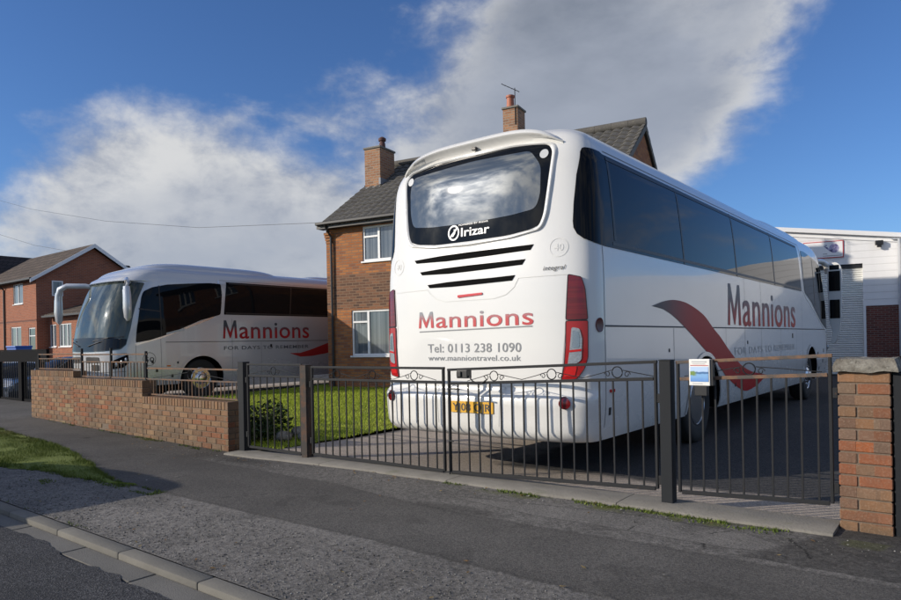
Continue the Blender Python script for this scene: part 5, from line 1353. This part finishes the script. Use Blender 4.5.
b.prism([(-1.10, 4.56), (-.98, 4.50), (-.90, 4.42), (-.80, 4.30), (-.92, 4.36), (-1.02, 4.46)], -.044, -.0415)
b.box(-1.05, -.98, -.044, -.0415, 4.55, 4.58); b.done('emblem', M_globe, sg)
MB().box(-1.12, -.98, -.044, -.0415, 4.245, 4.265).box(-1.12, -.52, -.044, -.0415, 4.17, 4.19).done('lettering', M_grey, sg)
MB().box(.50, .74, -.20, -.06, 4.44, 4.60, .015).box(.59, .65, -.06, 0, 4.5, 4.54).box(.55, .69, -.19, -.10, 4.36, 4.435, .01).done('floodlight', M_black, wh)
MB().tube([(1.22, -.08, 4.62), (1.22, -.08, .5)], .05, 10).tube([(1.0, -.07, 4.63), (1.25, -.07, 4.61)], .03, 8).done('downpipe', mat('grey_pipe', (.42, .44, .47), .5), wh)
MB().box(1.28, 12, -.6, -.012, .35, 4.5, .01).done('side_canopy_wall', M_clad, wh)
# boundary wall closing the yard between the house and the warehouse, dark lower yard on the right
tag(MB().box(1.5, 8, 30, 30.2, -.1, 1.6).done('yard_wall', M_whbrick), 'low dark brick yard wall by the warehouse', 'wall')

# ------------------------------------------------------------------ houses across the way
FX0, FY0 = -40.75, 14.9
h1 = empty('brick_house', (FX0, FY0, -.1), 0, 'red brick gabled house with white bargeboards far left behind the silver coach', 'house', 'red brick houses far left')
L1 = 9.2; E1 = 5.42; A1 = 7.42; D1 = 6.1
holes = [(-3.3+L1, -1.85+L1, 4.05, 5.22), (-3.75+L1, -2.2+L1, 1.4, 2.75), (-1.15+L1, -.2+L1, .1, 2.65), (-7.2+L1, -5.9+L1, 4.05, 5.22), (-7.6+L1, -6.1+L1, 1.4, 2.75)]
wall_with_holes('wall', L1, E1, .25, holes, M_farbrick, h1, -.2, -L1, 0)
MB().prism([(.25, -.2), (D1, -.2), (D1, E1), (3.05, A1-.1), (0, E1+.001), (.25, E1+.001)], -.25, 0, 'yz').prism([(.25, -.2), (D1, -.2), (D1, E1), (3.05, A1-.1), (0, E1+.001), (.25, E1+.001)], -L1, -L1+.25, 'yz').box(-L1+.25, -.25, D1-.25, D1, -.2, E1).done('gable_wall', M_farbrick, h1)
for hx in holes[:2]+holes[3:]: window(h1, hx[0]-L1, hx[1]-L1, hx[2], hx[3], 0, (.5,), paneM=M_blindpane)
hx = holes[2]; window(h1, hx[0]-L1, hx[1]-L1, hx[2], hx[3], 0, (), (0, 1, .82), sill=False)
gwn = MB().box(.0, .04, .80, 1.38, 4.42, 5.28).done('gable_window_frame', M_upvc, h1); MB().box(.041, .045, .86, 1.32, 4.48, 5.22).done('pane', M_blindpane, gwn)
p1 = math.atan2(A1-E1, 3.05)
rf = MB()
rf.prism([(-.32, E1-.20), (3.05, A1), (3.05, A1+.12), (-.32, E1-.08)], -L1, .28, 'yz').prism([(D1+.32, E1-.20), (3.05, A1), (3.05, A1+.12), (D1+.32, E1-.08)], -L1, .28, 'yz')
rf = rf.done('roof', M_tilefar, h1)
MB().prism([(-.40, E1-.33), (-.40, E1-.13), (3.05, A1+.13), (3.05, A1-.10)], .281, .32, 'yz').prism([(D1+.40, E1-.33), (D1+.40, E1-.13), (3.05, A1+.13), (3.05, A1-.10)], .281, .32, 'yz').done('bargeboard', M_upvc, rf)
MB().bar((-L1, -.38, E1-.1), (.28, -.38, E1-.1), .1, .1).done('gutter', M_gutter, h1)
MB().tube([(-4.6, -.35, E1-.1), (-4.6, -.06, E1-.45), (-4.6, -.06, 0)], .05, 8).done('downpipe', M_gutter, h1)
MB().box(-L1, 0, -.012, -.001, 3.02, 3.10).done('string_course', mat('dark_brick_band', (.14, .06, .045), .9), h1)
# single storey side extension
ex = empty('side_extension', (FX0+.02, FY0+.6, -.1), 0, 'single storey brick extension with two white windows beside the gabled house', 'extension')
LE = 6.2
wall_with_holes('wall', LE, 3.15, .25, [(.15, 1.0, 1.55, 2.80), (1.35, 2.9, 1.55, 2.80)], M_farbrick, ex, -.2)
window(ex, .15, 1.0, 1.55, 2.80, 0, (.5,), paneM=M_blindpane); window(ex, 1.35, 2.9, 1.55, 2.80, 0, (.33, .66), paneM=M_blindpane)
MB().box(LE-.25, LE, .25, 4.4, -.2, 3.15).done('side_wall', M_farbrick, ex)
MB().prism([(-.35, 3.20), (4.4, 4.75), (4.4, 4.88), (-.35, 3.33)], .3, LE+.2, 'yz').done('roof', M_tilefar, ex)
MB().bar((.25, -.42, 3.22), (LE+.2, -.42, 3.22), .1, .1).done('gutter', M_gutter, ex)
# second house: gable to the street, dark roof running back
h2 = empty('brick_house', (FX0-L1-.05, FY0-.6, -.1), 0, 'red brick house with a dark roof at the far left edge behind the others', 'house', 'red brick houses far left')
wall_with_holes('wall', 7.4, 5.3, .25, [(4.9, 6.4, 4.0, 5.15), (4.6, 6.4, 1.3, 2.7), (1.0, 2.6, 4.0, 5.15)], M_farbrick, h2, -.2, -7.4, 0)
MB().prism([(-7.4, 5.301), (0, 5.301), (-3.7, 7.9)], 0, .25).box(-.25, 0, .25, 12, -.2, 5.3).box(-7.4, -7.15, .25, 12, -.2, 5.3).done('gable_wall', M_farbrick, h2)
window(h2, -2.5, -1.0, 4.0, 5.15, 0, (.5,), paneM=M_blindpane); window(h2, -2.8, -1.0, 1.3, 2.7, 0, (.5,), paneM=M_blindpane); window(h2, -6.4, -4.8, 4.0, 5.15, 0, (.5,), paneM=M_blindpane)
r2 = MB().prism([(-7.7, 5.08), (-3.7, 7.92), (.3, 5.08), (.3, 5.22), (-3.7, 8.06), (-7.7, 5.22)], -.3, 12.2).done('roof', M_tiledark, h2)
MB().prism([(-7.8, 4.95), (-3.7, 7.84), (.4, 4.95), (.4, 5.2), (-3.7, 8.1), (-7.8, 5.2)], -.34, -.301).done('bargeboard', M_upvc, r2)
# blue bin on its stand in front of the houses
bn = empty('wheelie_bin', (-28.9, 9.95, -.5), .2, 'blue plastic bin standing behind the dark railings', 'bin')
MB().prism([(-.24, 0), (.24, 0), (.29, 1.90), (-.29, 1.90)], -.3, .3).done('tub', M_blue, bn)
MB().box(-.31, .31, -.33, .33, 1.901, 1.97, .02).done('lid', M_blue, bn)

# ------------------------------------------------------------------ dark boundary screen and parked cars at the left
sc_ = empty('boundary_screen', (-22.4, 6.25, .0), 0, 'dark painted timber screen with square posts at the left edge', 'fence')
b = MB(); b.box(-2, 5.9, -.03, .03, 1.02, 1.28).box(-2, 5.9, -.035, .035, 1.281, 1.315, .004); b.done('top_board', M_matblack, sc_)
for x in (-1.9, -.3, 1.3, 2.9, 4.4, 5.45): MB().box(x-.11, x+.11, -.06, .06, -.05, 1.02, .006).done('post', M_matblack, sc_)
MB().box(-2, 5.9, -.02, .02, .02, .14).done('bottom_board', M_matblack, sc_)
b = MB()
for k in range(60): b.box(-1.95+k*.13, -1.935+k*.13, -.008, .008, .14, 1.02)
b.done('thin_bars', M_steel, sc_)

def car(name, loc, rz, paint, label, van=False, group='cars parked in the yard'):
    o = empty(name, loc, rz, label, 'car', group)
    # side profile (x forward, z) of a small hatchback and its width by station
    prof_b = [(-2.0, .55), (-2.02, .75), (-1.95, .95), (-1.2, .98), (.95, .95), (1.5, .90), (1.95, .72), (2.02, .50)]
    bm = bmesh.new(); st = np.linspace(-2.02, 2.02, 29); rows = []
    topz = pchip([-2.02, -1.9, -1.2, .9, 1.5, 1.9, 2.02], [.62, .93, .98, .96, .88, .70, .50])
    wid = pchip([-2.02, -1.8, -1.0, 1.0, 1.7, 2.02], [.62, .78, .85, .85, .76, .52])
    for x in st:
        w = wid(x); tz = topz(x); row = []
        for (a, z) in [(-.86, .20), (-1, .32), (-1.0, .60), (-.95, .8), (-.88, tz*.985), (-.6, tz+.015), (0, tz+.03), (.6, tz+.015), (.88, tz*.985), (.95, .8), (1.0, .60), (1, .32), (.86, .20)]:
            row.append(bm.verts.new((x, a*w, min(z, tz+.03))))
        rows.append(row)
    for i in range(len(rows)-1):
        for j in range(12): bm.faces.new((rows[i][j], rows[i+1][j], rows[i+1][j+1], rows[i][j+1]))
        bm.faces.new((rows[i][12], rows[i+1][12], rows[i+1][0], rows[i][0]))
    bm.faces.new(rows[0]); bm.faces.new(rows[-1][::-1])
    bmesh.ops.recalc_face_normals(bm, faces=bm.faces)
    me = bpy.data.meshes.new('body'); bm.to_mesh(me); bm.free(); link('body', me, paint, o, 45)
    bm = bmesh.new(); rows = []
    rz_ = pchip([-1.95, -1.55, -1.0, 0, .5, 1.15], [.93, 1.30, 1.44, 1.47, 1.38, .95])
    for x in np.linspace(-1.93, 1.13, 21):
        t = rz_(x); k = max(0, (t-.93)/.54); w0 = .78; w1 = .80-.20*k
        rows.append([bm.verts.new(p) for p in ((x, -w0, .93), (x, -w1, t-.06*k), (x, -w1*.8, t), (x, 0, t+.012*k), (x, w1*.8, t), (x, w1, t-.06*k), (x, w0, .93))])
    for i in range(20):
        for j in range(6): bm.faces.new((rows[i][j], rows[i+1][j], rows[i+1][j+1], rows[i][j+1]))
    me = bpy.data.meshes.new('cabin_glass'); bm.to_mesh(me); bm.free(); cg = link('cabin_glass', me, M_glass, o, 45)
    b = MB(); 
    bm2 = b.bm; rr = []
    for x in np.linspace(-1.35, .42, 12):
        t = rz_(x); k = max(0, (t-.93)/.54); w1 = .80-.20*k
        rr.append([bm2.verts.new(p) for p in ((x, -w1-.005, t-.075*k), (x, -w1*.8, t+.008), (x, 0, t+.022), (x, w1*.8, t+.008), (x, w1+.005, t-.075*k))])
    for i in range(11):
        for j in range(4): bm2.faces.new((rr[i][j], rr[i+1][j], rr[i+1][j+1], rr[i][j+1]))
    for s in (-1, 1):
        for (xa, xb) in ((.40, 1.10), (-.35, -.35), (-1.3, -1.75)):
            za = rz_(xa)-.05; b.bar((xa, s*(.80-.20*max(0, (rz_(xa)-.93)/.54)+.004), za), (xb, s*.785, .95), .055, .03)
    b.done('roof_and_pillars', paint, o, 45)
    for x in (-1.25, 1.27):
        for s in (-1, 1):
            w = empty('wheel', (x, s*.80, .31)); w.parent = o; mm = Matrix.Rotation(s*PI/2, 4, 'Z')
            MB().lathe([(-.16, .2), (-.15, .29), (-.1, .31), (-.0, .31), (.04, .29), (.045, .21)], 28, mm).done('tyre', M_rubber, w, 50)
            MB().lathe([(.04, .21), (.03, .19), (.01, .12), (.035, .05), (.035, 0)], 20, mm).done('rim', M_chrome, w, 40)
    for s in (-1, 1):
        MB().box(1.72, 1.92, s*.50-.14, s*.50+.14, .60, .74, .04).done('headlight', M_clear, o)
        MB().box(-2.02, -1.93, s*.62-.10, s*.62+.10, .62, .86, .03).done('tail_light', M_red, o)
        MB().box(.62, .74, s*.92-.08, s*.92+.08, .95, 1.08, .03).done('door_mirror', paint, o)
    MB().box(1.93, 2.035, -.35, .35, .36, .50, .02).done('grille', M_black, o)
    MB().box(2.036, 2.045, -.26, .26, .40, .50).done('number_plate', M_whiteplain, o)
    return o
P_white = mat('white_car_paint', (.74, .75, .76), .25, coat=.8)
P_blue = mat('silver_blue_car_paint', (.20, .26, .34), .3, metal=.4, coat=.8)
P_dark = mat('dark_car_paint', (.05, .06, .08), .25, metal=.3, coat=.8)
car('parked_car', (-23.6, 8.3, -.5), -.9, P_white, 'white hatchback parked behind the dark screen at the left edge')
car('parked_car', (-24.6, 9.9, -.5), -1.2, P_blue, 'silver blue hatchback parked behind the screen, beside the white car')
car('parked_car', (-30.2, 12.6, -.5), -1.3, P_blue, 'pale blue hatchback farther back, in front of the brick extension')
car('parked_car', (-22.6, 9.2, -.42), -1.5, P_dark, 'dark car parked between the screen and the silver coach')
# van standing on the road just outside the picture; its shadow lies over the verge
car('parked_car', (-9.45, .12, -.04), PI, P_dark, 'dark hatchback parked at the kerb on the road', group=None)

# ------------------------------------------------------------------ overhead wires
tag(MB().tube([(-14.0, 13.0, 4.75), (-22, 13.4, 5.6), (-30, 13.8, 6.9), (-40, 14.5, 8.9), (-52, 15, 11.8)], .007, 5).done('overhead_wire', M_black), 'thin telephone wire running from the house eaves across the sky', 'wire')
tag(MB().tube([(-44.2, 17.9, 7.4), (-48, 17.5, 8.1), (-54, 17, 9.6), (-62, 16, 12.2)], .010, 5).done('overhead_wire', M_black), 'short thin wire above the gabled house at the left edge', 'wire')
